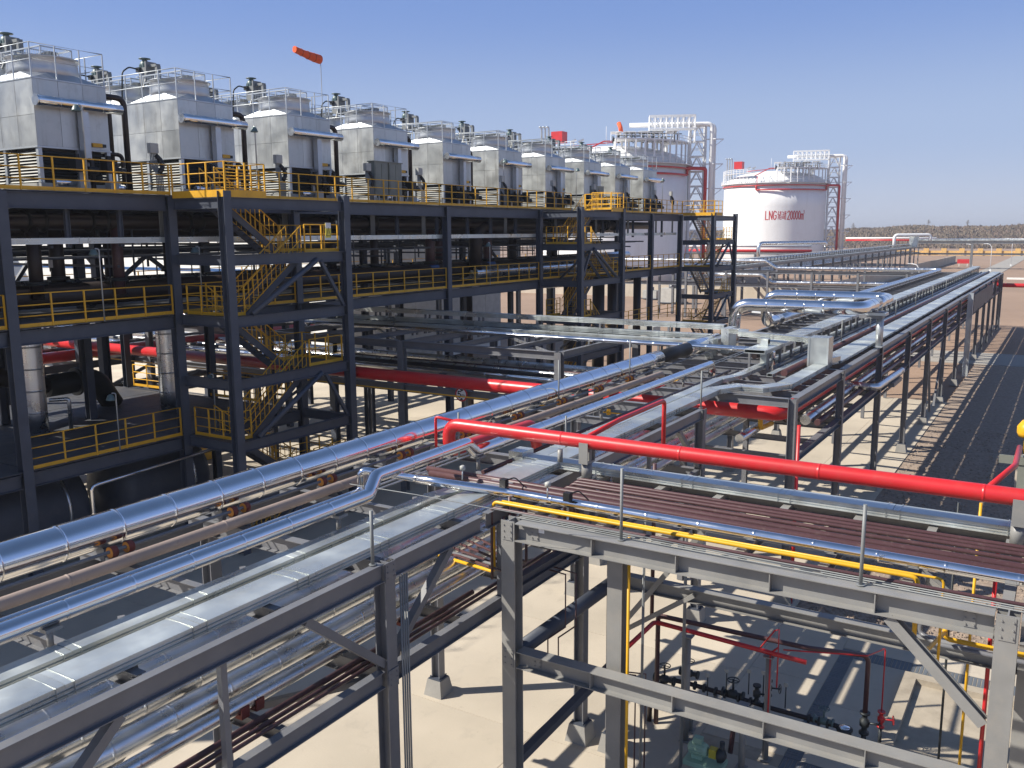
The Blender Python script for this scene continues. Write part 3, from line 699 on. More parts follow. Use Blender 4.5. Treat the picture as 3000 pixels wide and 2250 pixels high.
# ------------------------------------------------------------------ air coolers
def make_cooler():
    """prototype with its front left corner at x = 0, y = 32.5"""
    t = thing('air_cooler', '', 'air cooler', (1.5, 36, ZT+.03), 'grey air coolers in a row on the upper deck')
    x0, x1, y0, y1 = 0, 2.95, 32.5, 39.3; zb, zl, zt = ZT+.03, 15.78, 18.15
    b = MB(); b.box(x0+.06,x1-.06,y0+.06,y1-.06,zl,zt); b.build('casing', 'casing', t)
    # wall panels
    ny_, nx_ = 6, 3
    pa = None
    for i in range(ny_):
        for j in range(2):
            h = (zt-zl)*.47 if j == 0 else (zt-zl)*.53; z = zl if j == 0 else zl+(zt-zl)*.47; wy = (y1-y0)/ny_
            q = MB(); q.box(0, .06, .008, wy-.008, .006, h-.006); q.build('panel', 'casing', t, at=(x0, y0+i*wy, z))
    for i in range(nx_):
        for j in range(2):
            h = (zt-zl)*.72 if j == 0 else (zt-zl)*.28; z = zl if j == 0 else zl+(zt-zl)*.72; wx = (x1-x0)/nx_
            MB().box(.006, wx-.006, 0, .06, .006, h-.006).build('panel', 'casing', t, at=(x0+i*wx, y0, z))
    b = MB(); b.box(x0-.03,x1+.03,y0-.03,y1+.03,zl-.07,zl-.002); b.box(x0-.02,x1+.02,y0-.02,y1+.02,zt+.002,zt+.05); b.build('trim', 'galv_rail', t)
    b = MB(); b.box(x0+.02,x1-.02,y0+.02,y1-.02,zb,zb+.42); b.build('base_skirt', 'box_grey', t)
    b = MB(); b.box(x0+.25,x1-.25,y0+.25,y1-.25,zb+.42,zl-.07); b.build('dark_core', 'black', t)
    for (xa, ya) in ((x0,y0),(x1-.16,y0),(x0,y0+2.15),(x0,y0+4.4),(x0,y1-.16),(x1-.16,y1-.16),(1.55,y0)): MB().box(xa+.01, xa+.16, ya+.01, ya+.16, zb+.42, zl-.07).build('corner_post', 'galv_rail', t)
    n_ = 10
    for side in range(5):
        b = MB()
        for k in range(n_):
            z = zb+.47+(zl-.14-zb-.47)*k/n_
            if side < 3:
                ya, yb = (y0+.18+side*2.23, y0+2.13+side*2.23); b.bar((x0+.1, ya, z+.03), (x0+.1, yb, z+.03), .13, .014, up=(-.7,0,.7))
            else:
                xa, xb = ((.18, 1.53), (1.73, x1-.18))[side-3]; b.bar((xa, y0+.1, z+.03), (xb, y0+.1, z+.03), .13, .014, up=(0,-.7,.7))
        b.build('louvre', 'louvre' if side < 3 else 'valve', t)
    # hoods and fan stacks
    for k, yc in enumerate((34.15, 37.6)):
        a, r_ = 1.36, 1.30
        cx = 1.475; z2 = zt+.36
        v = [(cx-1.42,yc-1.6,zt+.05),(cx+1.42,yc-1.6,zt+.05),(cx+1.42,yc+1.66,zt+.05),(cx-1.42,yc+1.66,zt+.05)]
        oc = [(cx+1.3*math.cos(R(22.5+45*i)), yc+1.3*math.sin(R(22.5+45*i)), z2) for i in range(8)]
        b = MB(); b.add(v+oc, [(0,1,4+6,4+5),(1,2,4+0,4+7),(2,3,4+2,4+1),(3,0,4+4,4+3),(0,4+5,4+4),(1,4+7,4+6),(2,4+1,4+0),(3,4+3,4+2),(4,5,6,7,8,9,10,11)]); b.build('hood', 'hood', t)
        MB().lathe((cx,yc,0), [(1.2,z2-.1),(1.27,z2+.0),(1.25,z2+.2),(1.23,z2+.5),(1.27,z2+.57),(1.33,z2+.62),(1.2,z2+.62),(1.15,z2+.3),(1.15,z2-.1)], 36).build('fan_stack', 'hood', t)
        b = MB()
        for q in range(5):
            a_ = q*math.pi*2/5; b.bar((cx+.1*math.cos(a_),yc+.1*math.sin(a_),z2+.3), (cx+1.1*math.cos(a_),yc+1.1*math.sin(a_),z2+.3), .3, .03, up=(math.sin(a_)*.3,-math.cos(a_)*.3,1))
        b.lathe((cx,yc,z2+.2), [(.16,0),(.16,.5)], 10); b.build('fan', 'valve', t)
        # guard frame with the drive beam in it
        b = MB(); ga, gz = .95, z2+.66
        for sx in (-1, 1):
            b.bar((cx+sx*.62,yc-ga,gz+.3),(cx+sx*.62,yc+2.1,gz+.3),.05,.05); b.bar((cx+sx*.62,yc-ga,gz),(cx+sx*.62,yc+1.6,gz),.04,.04)
        for yy in (-ga, -.1, .8, 1.6): 
            for sx in (-1, 1): b.bar((cx+sx*.62,yc+yy,gz),(cx+sx*.62,yc+yy,gz+.3),.04,.04)
            b.bar((cx-.62,yc+yy,gz+.3),(cx+.62,yc+yy,gz+.3),.04,.04)
        for q in range(22): b.bar((cx-.62,yc-ga+q*.12,gz),(cx-.62,yc-ga+q*.12,gz+.3),.01,.01); b.bar((cx-.62+q*.058,yc-ga,gz),(cx-.62+q*.058,yc-ga,gz+.3),.01,.01)
        b.build('fan_guard', 'galv_rail', t)
        MB().box(cx-.14,cx+.14,yc-.75,yc+2.2,gz+.05,gz+.2).build('drive_beam', 'valve', t)
        # motor on a bracket
        my = yc + 2.35 - (.1 if k == 0 else 0); mz = gz+.27
        m_ = MB().lathe((cx,my,mz), [(.10,-.1),(.22,-.08),(.22,.1),(.2,.12),(.23,.2),(.23,.68),(.18,.8),(.11,.84),(.11,.88),(.26,.91),(.26,.94),(.05,.98)], 14).build('motor', 'motor_green', t)
        b = MB(); 
        for q in range(10): a_ = q*math.pi*.2; b.bar((cx+.235*math.cos(a_),my+.235*math.sin(a_),mz+.22), (cx+.235*math.cos(a_),my+.235*math.sin(a_),mz+.66), .02, .03)
        b.build('cooling_fin', 'motor_green', m_)
        b = MB(); b.box(cx-.28,cx+.28,my-.42,my-.34,mz-.25,mz+.75); b.box(cx-.28,cx-.22,my-.4,my+.1,mz-.2,mz+.5); b.box(cx+.22,cx+.28,my-.4,my+.1,mz-.2,mz+.5); b.bar((cx-.5,my-.38,mz-.5),(cx-.2,my-.38,mz+.2),.06,.06); b.bar((cx+.5,my-.38,mz-.5),(cx+.2,my-.38,mz+.2),.06,.06); b.box(cx-.12,cx+.12,my-.9,my-.36,mz+.5,mz+.62); b.box(cx-.1,cx+.1,my-.95,my-.8,mz,mz+.55)
        b.build('motor_bracket', 'rod_grey', t)
        MB().box(cx-.42,cx-.22,my-.1,my+.12,mz+.3,mz+.5).tube([(cx-.42,my,mz+.42),(cx-.85,my,mz+.45),(cx-1.2,my,mz+.2),(cx-1.3,my,zt+.3)], .035, 7, .3).build('power_cable', 'valve', t)
    railing(t, [(x0+.02,y1-.05,zt+.05),(x0+.02,y0+.03,zt+.05),(x1-.03,y0+.03,zt+.05),(x1-.03,y1-.05,zt+.05)], h=1.2, m='galv_rail', step=1.15, kick=False, rails=(1.0,.52), rr=.02, posts=False)
    # front header, down duct, pump set, side pipes
    b = MB(); b.tube([(-.15,y0-.42,17.33),(3.25,y0-.42,17.33)], .19, 20, seam=1.1); b.build('header_pipe', 'alu', t)
    b = MB(); b.lathe((-.17,y0-.42,17.33), [(.2,-.03),(.205,0),(.205,.03)], 20, 'X'); b.build('header_cap', 'alu_dull', t)
    b = MB(); b.box(1.62,1.9,y0-.36,y0-.08,15.0,17.2); b.box(1.6,1.92,y0-.38,y0-.06,16.55,16.62); b.build('down_duct', 'hood', t)
    b = MB(); b.box(.95,1.4,y0-.75,y0-.3,zb+.85,zb+1.35); b.box(2.25,2.7,y0-.75,y0-.3,zb+.85,zb+1.35); b.tube([(1.75,y0-.2,zb+1.3),(1.75,y0-.55,zb+1.3),(1.75,y0-.55,zb+.2)], .09, 8, .15); b.lathe((1.5,y0-.6,zb+.9), [(.16,0),(.16,.4)], 12, 'X'); b.lathe((2.75,y0-.6,zb+.95), [(.13,0),(.13,.35)], 12, 'X')
    b.box(1.08,1.22,y0-.6,y0-.46,zb+1.35,zb+1.5); b.box(2.4,2.54,y0-.6,y0-.46,zb+1.35,zb+1.5); b.build('spray_pump', 'black', t)
    b = MB(); b.box(1.05,1.45,y0-.8,y0-.45,zb,zb+.55); b.box(2.3,2.65,y0-.8,y0-.45,zb,zb+.55); b.build('pump_plinth', 'box_grey', t)
    b = MB(); b.tube([(.2,y0-.55,zb+.42),(1.0,y0-.55,zb+.42)], .12, 12); b.tube([(2.65,y0-.6,zb+.3),(3.0,y0-.6,zb+.3)], .14, 12); b.build('suction_pipe', 'alu', t)
    b = MB(); b.box(2.15,2.55,y0-.12,y0-.02,15.88,16.02); b.build('name_plate', 'yellow_paint', t); MB().box(2.56,2.72,y0-.1,y0-.02,15.88,16.0).build('name_plate', 'black', t)
    b = MB(); b.tube([(2.9,y0+1.0,18.0),(4.42,y0+1.0,18.0),(4.42,y0+1.0,zb)], .12, 12, .35); b.tube([(2.9,y0+1.05,17.7),(3.72,y0+1.05,17.7),(3.72,y0+1.05,zb)], .12, 12, .3); b.tube([(2.9,y0+.9,15.75),(4.1,y0+.9,15.75),(4.1,y0+.9,zb)], .085, 10, .25); b.build('side_pipe', 'dark_brown', t)
    return t
NEARUNIT = make_cooler()
CX = [19.6-12.4, 19.6-6.2, 19.6, 25.87, 32.12, 38.4, 44.72, 50.9, 57.1, 63.1, 68.7, 74.4]
names = {2:'nearest big air cooler, cut by the left picture edge', 3:'second air cooler from the left, above the nearest stairs', 4:'third air cooler from the left, under the big windsock', 5:'fourth air cooler from the left, behind two olive cabinets', 6:'fifth air cooler from the left in the row', 7:'sixth air cooler from the left in the row', 8:'seventh air cooler from the left in the row', 9:'eighth air cooler, behind the middle stair tower top', 10:'ninth air cooler, last but one in the row', 11:'last and smallest looking air cooler in front of the white tank'}
for k, x in enumerate(CX):
    if k == 0: o = NEARUNIT
    else: o = copy_tree(NEARUNIT)
    o['label'] = names.get(k, ['air cooler at the near end of the row', 'air cooler standing one place before the nearest visible one'][k % 2])
    o.location = (1.5 + x, 36, ZT+.03 if k < 6 else ZT-.27)
# windsock on a thin mast beside the third cooler
ws = thing('windsock', 'big orange windsock streaming left from a thin mast above the third cooler', 'windsock', (38.3, 36, ZT))
MB().tube([(38.3,36,ZT),(38.3,36,22.2)], .018, 6).build('mast', 'rod_grey', ws)
b = MB(); rings = []
for k in range(13):
    u = k/12; c = Vector((38.25-2.15*u, 36-.25*u, 21.95+.17*u - .03*math.sin(u*3.14)))
    r_ = .25 - .08*u; rings.append([c + Vector((.12*math.cos(a)*r_, math.cos(a)*r_, math.sin(a)*r_*(.95+.05*math.sin(7*u)))) for a in [i*math.pi/8 for i in range(16)]])
b.ring_sweep(rings, True); sk = b.build('sock', 'wind_orange', ws)
b = MB()
for u in (.25, .5, .75):
    c = Vector((38.25-2.15*u, 36-.25*u, 21.95+.17*u - .03*math.sin(u*3.14))); r_ = .252-.08*u
    b.tube([c + Vector((.12*math.cos(a)*r_, math.cos(a)*r_*1.01, math.sin(a)*r_*1.01)) for a in [i*math.pi/8 for i in range(17)]], .012, 5)
b.build('seam', 'brown_block', sk)

# ------------------------------------------------------------------ fittings along the platform edge
def jbox(x, label, zb=15.62, wd=.34):
    t = thing('junction_box', label, 'junction box', (x, 30.5, ZT), 'grey junction boxes on conduit bundles along the deck edge')
    MB().box(x-wd/2,x+wd/2,30.42,30.62,zb,zb+.38).build('box', 'box_grey', t); MB().box(x-wd/2-.01,x+wd/2+.01,30.4,30.42,zb+.02,zb+.36).build('cover', 'box_grey', t)
    b = MB()
    for i in range(5): b.tube([(x-.14+i*.07,30.5,zb),(x-.14+i*.07,30.5,zb-.5),(x-.14+i*.07+.1,30.35,zb-.75),(x-.14+i*.07+.1,30.35,12.3)], .024, 6, .15)
    b.build('conduit', 'rod_grey', t)
    b = MB(); b.tube([(x+.1,30.5,zb-.05),(x+.26,30.42,zb-.25),(x+.3,30.38,zb-.5),(x+.1,30.34,zb-.75)], .09, 8, .2); b.build('cable_bundle', 'black', t)
for k, x in enumerate((23.0, 29.47, 35.5, 39.74, 48.16, 54.63, 60.8, 66.5, 72.2, 75.9)):
    jbox(x, ORD[k] + ' grey junction box from the left along the deck railing')
cb = thing('switch_cabinet', 'pair of tall olive switch cabinets standing in front of the fourth cooler', 'cabinet', (37.4, 30.9, ZT))
for a in (36.35, 37.5): 
    c_ = MB().box(a,a+1.05,30.75,31.15,14.5,16.15).build('cabinet_body', 'cabinet', cb); MB().box(a+.05,a+.5,30.73,30.75,14.7,16.05).build('door', 'cabinet', c_); MB().box(a+.54,a+1.0,30.73,30.75,14.7,16.05).build('door', 'cabinet', c_)
b = MB()
for i in range(7): b.box(36.4+i*.35,36.45+i*.35,30.85,30.9,ZT+.03,14.5)
b.build('leg', 'galv_rail', cb); MB().box(36.3,38.6,30.7,31.2,16.15,16.2).build('rain_hood', 'cabinet', cb)
cb2 = thing('switch_cabinet', 'small pair of olive switch cabinets beside the middle stair tower', 'cabinet', (62, 30.9, ZT))
MB().box(61.4,62.2,30.8,31.15,14.5,15.95).build('cabinet_body', 'cabinet', cb2); MB().box(62.3,63.1,30.8,31.15,14.5,15.95).build('cabinet_body', 'cabinet', cb2); MB().box(61.5,63,30.9,31,ZT,14.5).build('leg', 'galv_rail', cb2)
def flood(x, y, z0, h, label, dx=-.25):
    t = thing('floodlight', label, 'floodlight', (x, y, z0), 'floodlights on thin poles')
    MB().tube([(x,y,z0),(x,y,z0+h),(x+dx*.6,y,z0+h+.02)], .025, 6, .1).build('pole', 'galv_rail', t)
    MB().lathe((x+dx,y-.05,z0+h-.2), [(.05,.2),(.1,.16),(.16,.02),(.17,0),(.15,-.03)], 12).build('lamp_head', 'motor_green', t)
flood(20.35, 30.8, ZT+.03, 3.1, 'floodlight on a thin pole in front of the nearest cooler')
flood(28.5, 30.8, ZT+.03, 3.1, 'floodlight on a thin pole left of the third cooler', -.1)
flood(48.5, 30.6, ZT+.03, 3.0, 'floodlight on a thin pole in front of the sixth cooler', .1)
flood(58.2, 30.6, ZT+.03, 3.0, 'floodlight on a thin pole in front of the seventh cooler', .1)
flood(74.2, 30.6, ZT+.03, 3.0, 'floodlight on a thin pole right of the last cooler', -.1)
for k, (x, z0, h) in enumerate(((19.9, ZM+.03, 2.6), (24.3, ZM+.03, 2.6), (20.1, ZL+.03, 2.2), (24.6, ZL+.03, 2.3), (45.6, ZM+.03, 2.5))):
    flood(x, 29.8, z0, h, ORD[k] + ' shaded floodlight from the left on a pole at the ' + ('middle' if z0 > 6 else 'lower') + ' deck rail')
# horizontal galvanised tray on hangers under the front edge of the top deck
t = tray('galvanised tray slung on hangers below the front edge of the upper deck', [(4.6,30.32,12.22),(76.6,30.32,12.22)], .3, .22, panel=3.0, lid=False)
b = MB()
for x in (12.8, 15, 19.1, 21.2, 26.4, 33, 37.5, 41, 44, 46.5, 49.4, 55, 62, 64.5, 67.5, 73.5): b.ibeam((x,30.32,12.1),(x,30.32,13.5), .16, .14, .02, up=(1,0,0))
b.build('hanger', 'frame_steel', t)
# pipework between the decks
k = 0
for y, z, r_, m, lab in ((32.2, 13.05, .3, 'dark_brown', 'upper dark header pipe nearest the platform front'), (34.2, 13.1, .3, 'dark_brown', 'upper dark header pipe second from the platform front'), (38.2, 13.0, .34, 'dark_brown', 'upper dark header pipe at the back of the platform'), (41.0, 13.1, .25, 'dark_brown', 'rearmost thin upper header pipe'),
        (35.6, 12.75, .28, 'dark_brown', 'upper dark header pipe third from the platform front'),(36.9, 13.3, .24, 'dark_brown', 'upper dark header pipe fourth from the platform front'),(39.6, 12.5, .22, 'dark_brown', 'upper dark header pipe low at the back'),
        (33.0, 10.25, .46, 'dark_brown', 'thick dark pipe lying along the middle deck'), (34.4, 10.5, .3, 'alu_dull', 'silver clad pipe lying behind the thick dark pipe on the middle deck'), (38.0, 10.2, .4, 'dark_brown', 'dark pipe at the back of the middle deck')):
    b = MB(); b.tube([(4, y, z), (75.5 if r_ < .4 else 70.5, y, z)], r_, 18, seam=2.0 if m == 'alu_dull' else 0)
    o = b.build('header_pipe', m, None); tag(o, lab, 'pipe')
sl = thing('header_pipe', 'silver clad section of the thick pipe on the middle deck, right of the pillar', 'pipe', (55, 31.9, 9.9))
MB().tube([(47.2,32.1,10.0),(62.5,32.1,10.0)], .34, 18, seam=1.2).build('jacket', 'alu_dull', sl); MB().tube([(62.5,32.1,10.0),(69,32.1,10.0)], .4, 18).build('pipe_end', 'dark_brown', sl)
el = pipe('pipe_elbow', 'fat dark elbow pipe hanging below the upper deck left of the middle stairs', 'pipe', [(51.4,32.2,12.9),(47.6,32.2,12.9),(47.6,32.2,10.2)], .42, 'dark_brown', .9)
# valves hung on the headers
vp = None
for k, x in enumerate((13, 19, 21.5, 26, 31, 34.5, 37.5, 44, 57, 64, 66, 68)):
    t = thing('gate_valve', ORD[k] + ' black gate valve from the left under the upper deck', 'valve', (x, 32.2, 12.6), 'black gate valves under the upper deck')
    MB().lathe((x,32.2,13.05), [(.42,-.35),(.42,-.28),(.3,-.26),(.3,.26),(.42,.28),(.42,.35)], 16, 'X').build('body', 'black', t)
    MB().tube([(x,32.2,12.75),(x,32.2,12.3)], .07, 8).lathe((x,32.2,12.25), [(.22,0),(.25,.02),(.22,.05)], 14).build('handwheel', 'valve', t)
# vertical brown pipes between top and middle deck
for k, (x, y, r_, z0, z1, m) in enumerate(((17.6,34.2,.2,10.4,13,'dark_brown'),(18.9,32.2,.24,10.2,13,'dark_brown'),(20.5,33.4,.26,10.3,13.1,'dark_brown'),(22.3,32.2,.22,10.2,13,'brown_paint'),(24.5,36,.22,9.5,13.1,'dark_brown'),(26.2,34.2,.22,10.4,13,'dark_brown'),(32.8,33,.24,10.2,13,'dark_brown'),(36.6,34.2,.28,10.4,13,'dark_brown'),(39,33.2,.24,10.2,13,'dark_brown'),(43.9,33,.3,10.2,13,'brown_paint'),(47.0,34.6,.26,10.4,13,'brown_paint'),(50.2,33,.3,10.2,13,'brown_paint'),(55,34,.3,9.4,13,'dark_brown'),(61,34,.3,9.4,13,'dark_brown'))):
    t = thing('riser_pipe', ORD[k] + ' dark brown vertical pipe from the left between the two upper decks', 'pipe', (x, y, z0), 'vertical brown pipes between the decks')
    MB().tube([(x,y,z0),(x,y,z1)], r_, 12).build('pipe_body', m, t)
    b = MB()
    for zz in (z0+.55, z0+.62): b.lathe((x,y,zz), [(r_*1.6,-.03),(r_*1.6,.03)], 16)
    b.build('flange', 'valve', t)
    if k == 2: MB().box(x-r_-.02,x-r_-.01,y-.14,y+.14,11.3,11.6).build('paper_tag', 'tag_white', t)
    if k in (2, 9, 11): MB().lathe((x,y,z0+.2), [(r_*1.7,0),(r_*1.9,.1),(r_*1.7,.24)], 12).build('blue_valve', 'blue' if k > 5 else 'valve', t)
# small pipes, electrical bundles and cross members that fill the upper bay
b = MB()
for k in range(26):
    y = 31.6 + rnd.random()*10; z = rnd.uniform(11.5, 13.4); b.tube([(4+rnd.random()*3, y, z), (70+rnd.random()*6, y, z)], rnd.choice((.03,.045,.06,.08)), 6)
for k in range(60):
    x = rnd.uniform(8, 75); y = rnd.uniform(31.5, 42.5); b.tube([(x,y,rnd.uniform(9.6,11)), (x,y,13.5)], rnd.choice((.025,.03,.04,.06)), 6)
for k in range(40):
    x = 6+k*1.75; b.bar((x,30.3,13.62),(x,43,13.62),.12,.14)
for k in range(26):
    x = 6+k*2.7; b.bar((x,32,11.3+.4*(k%3)),(x,42,11.3+.4*(k%3)),.1,.1)
o = b.build('small_bore_piping', 'frame_steel', None); tag(o, 'dense dark tangle of small pipes and joists between the upper decks', 'piping'); stuff(o)
# heavy vertical supports and pipes behind the front row
for k, (x, y, s_) in enumerate(((18.6,37.5,.36),(20.6,38.5,.36),(26.2,39.5,.4),(34.4,37,.4),(39.4,37,.4),(46.4,37.5,.4),(64.3,36.2,.4))):
    b = MB(); col_h(b, x, y, 0, 13.6, s_, 'x'); o = b.build('support_column', 'frame_steel'); tag(o, ORD[k] + ' dark inner column from the left behind the platform front', 'column', 'dark inner columns')
# two silver vertical vessels on the lower deck, dark elbow vessel, drums below
for (x, y, lab) in ((20.27, 35.5, 'silver clad vertical pipe at the left pillar on the lower deck'), (26.3, 34.85, 'silver clad vertical pipe at the second pillar on the lower deck')):
    t = thing('silver_riser', lab, 'pipe', (x, y, ZL+.03), 'silver vertical pipes on the lower deck')
    MB().tube([(x,y,ZL+.03),(x,y,9.0)], .46 if x < 22 else .48, 24, seam=1.1).build('jacket', 'alu_dull', t)
    MB().lathe((x,y,ZL+.03), [(.52,0),(.52,.06),(.44,.08)], 24).build('base_ring', 'frame_steel', t)
MB_ = MB().tube([(20.6,35.0,5.9),(21.2,34.6,5.9),(21.2,34.6,ZL+.05)], .08, 10, .12); o = MB_.build('silver_branch', 'alu_dull'); tag(o, 'short silver bent branch pipe at the foot of the left silver riser', 'pipe')
cp = thing('compressor', 'black rounded compressor housing on the lower deck behind the rail', 'compressor', (25.3, 38.5, ZL))
MB().tube([(22.6,38.5,5.9),(25.0,38.5,5.9),(25.8,38.5,ZL+.05)], .5, 20, .8).build('housing', 'black', cp); MB().lathe((24.0,38.5,5.9), [(.65,-.06),(.65,.06)], 22, 'X').build('flange', 'valve', cp); MB().tube([(16,37.9,7.6),(20.5,38.3,6.6),(22.6,38.5,5.95)], .4, 14).build('inlet_pipe', 'dark_brown', cp)
for (x, lab) in ((24.4, 'dark horizontal drum below the lower deck, right one'), (18.6, 'dark horizontal drum below the lower deck, left one')):
    t = thing('drum', lab, 'drum', (x, 33.5, 0), 'dark drums below the lower deck')
    MB().lathe((x+1.2,33.5,2.0), [(.0,-4.1),(.9,-4.0),(1.5,-3.7),(1.65,-3.4),(1.65,0),(1.5,.3),(.9,.6),(0,.7)], 28, 'X').build('shell', 'frame_steel', t)
    MB().box(x-.8,x-.4,32.6,34.4,0,1).box(x+.4,x+.8,32.6,34.4,0,1).build('saddle', 'footing', t); MB().tube([(x,33.5,3.6),(x,33.5,4.2)], .25, 12).build('nozzle', 'frame_steel', t)
    MB().lathe((x+.6,33.5,2.0),[(1.7,-.05),(1.7,.05)],28,'X').build('band', 'alu_dull', t)
pipe('steam_line', 'thin silver pipe bending down below the lower deck edge', 'pipe', [(27.5,29.6,3.9),(19.0,29.6,3.55),(18.7,29.6,3.5),(18.7,29.6,2.3),(17.2,29.6,2.3)], .07, 'alu', .25)
bx = thing('yellow_bin', 'orange yellow crate on the ground behind the nearest stair tower', 'crate', (32.5, 41, 0)); MB().box(32,33,40.5,41.5,0,1.0).build('bin_body', 'gas_yellow', bx); MB().box(31.95,33.05,40.45,41.55,1.0,1.1).build('lid', 'gas_yellow', bx)
# dark pipes coming down at the right half
for k, (x, y, r_) in enumerate(((53.7,37,.3),(61.8,33,.5),(66.8,33,.5),(69.4,33,.4),(75.5,33.4,.35))):
    o = MB().tube([(x,y,0),(x,y,9.4)], r_, 14).build('drop_pipe', 'dark_brown'); tag(o, ORD[k] + ' dark vertical pipe from the left below the middle deck, right half', 'pipe', 'dark vertical pipes below the middle deck')
pipe('silver_outlet', 'silver pipe leaving the platform below the middle deck at the right end', 'pipe', [(60,34,8.6),(80,34,8.3)], .3, 'alu_dull', seam=1.5)
# ------------------------------------------------------------------ white hall behind the platform
h = thing('white_hall', 'large white hall with blue stripe behind the steel platform', 'building', (70, 80, 0))
MB().box(57,84.6,54,118,0,13.2).build('wall', 'wall_white', h)
for k in range(9): MB().box(57+3.07*k+.02, 57+3.07*(k+1)-.02, 53.92, 54, .6, 13.0).build('wall_panel', 'wall_grey', h)  # sunless side of the white hall, its shade painted in as grey
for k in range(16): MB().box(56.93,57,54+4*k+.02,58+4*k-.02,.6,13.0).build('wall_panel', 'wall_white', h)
MB().box(56.88,56.93,54,118,9.15,9.4).build('stripe', 'blue', h)
MB().box(56.5,85,53.5,118.5,13.2,13.5).build('roof', 'wall_white', h)
for k in range(6):
    f = MB().box(56.86,56.92,56+7*k,59.4+7*k,.2,3.2).build('window', 'blue', h); MB().box(56.83,56.86,56.15+7*k,59.25+7*k,.35,3.05).build('pane', 'tag_white', f)
f = MB().box(66,67.4,53.86,53.91,.1,2.6).build('door', 'box_grey', h); MB().box(66.1,66.2,53.83,53.86,1.2,1.3).build('handle', 'black', f)
h2 = thing('side_hall', 'long low white building with blue trim beyond the red pipe at far left', 'building', (30, 100, 0))
MB().box(10,56,104,116,0,14).build('wall', 'wall_white', h2); MB().box(10,56,103.94,104,5.0,5.25).build('stripe', 'blue', h2)
for k in range(11): MB().box(10.02+4.18*k,14.16+4.18*k,103.95,104,6,13.9).build('wall_panel', 'wall_white', h2)

rr8 = thing('pipe_rack', 'dark rear rack behind the platform, seen through the lower deck', 'pipe rack', (25, 49, 0))
for x in (-6, 0, 6, 12, 18, 24, 30, 36, 42, 48):
    for y in (47.5, 51.5): b = MB(); col_h(b, x, y, 0, 8.2, .34, 'x'); b.build('column', 'frame_steel', rr8)
    for z in (8.2, 5.4, 3.2): MB().ibeam((x,47.7,z-.2),(x,51.3,z-.2),.4,.25,.02).build('beam', 'frame_steel', rr8)
for y in (47.5, 51.5):
    for z in (8.2, 5.4, 3.2): MB().ibeam((-6,y,z-.2),(48,y,z-.2),.4,.25,.02).build('beam', 'frame_steel', rr8)
for k in range(9): MB().bar((-6+6*k,47.5,3.2),(0+6*k,47.5,5.2),.16,.16).build('brace', 'frame_steel', rr8)
for k, (y, z, r_, m) in enumerate(((48.2,8.55,.3,'dark_brown'),(49.2,8.5,.22,'alu_dull'),(50.2,8.5,.3,'dark_brown'),(48.3,5.75,.3,'red_paint'),(49.3,5.7,.25,'alu_dull'),(50.4,5.7,.3,'dark_brown'),(48.6,3.45,.2,'dark_brown'))):
    pipe('header_pipe', ORD[k]+' pipe on the dark rear rack behind the platform', 'pipe', [(-6,y,z),(50,y,z)], r_, m)
apron_rear = struct(MB().box(-30, 57, 52, 103.9, -.3, -.02).build('concrete_yard', 'concrete'))
# ================================================================== pipe racks
def pedestal(parent, x, y, z=.45):
    v = [(x-.3,y-.3,-.05),(x+.3,y-.3,-.05),(x+.3,y+.3,-.05),(x-.3,y+.3,-.05),(x-.215,y-.215,z),(x+.215,y-.215,z),(x+.215,y+.215,z),(x-.215,y+.215,z)]
    MB().add(v, [(4,5,6,7),(0,1,5,4),(1,2,6,5),(2,3,7,6),(3,0,4,7)]).build('footing', 'footing', parent)
    b = MB().box(x-.2,x+.2,y-.2,y+.2,z+.001,z+.025)
    for sx in (-.15,.15):
        for sy in (-.15,.15): b.lathe((x+sx,y+sy,z+.02),[(.018,0),(.018,.07)],6)
    b.build('base_plate', 'frame_steel', parent)
def rack_col(parent, x, y, z1, m, s=.25, ped=True, ax='y'):
    b = MB(); col_h(b, x, y, .475 if ped else .02, z1, s, ax); b.build('column', m, parent)
    if ped: pedestal(parent, x, y)
ZA, ZB = 7.05, 5.12
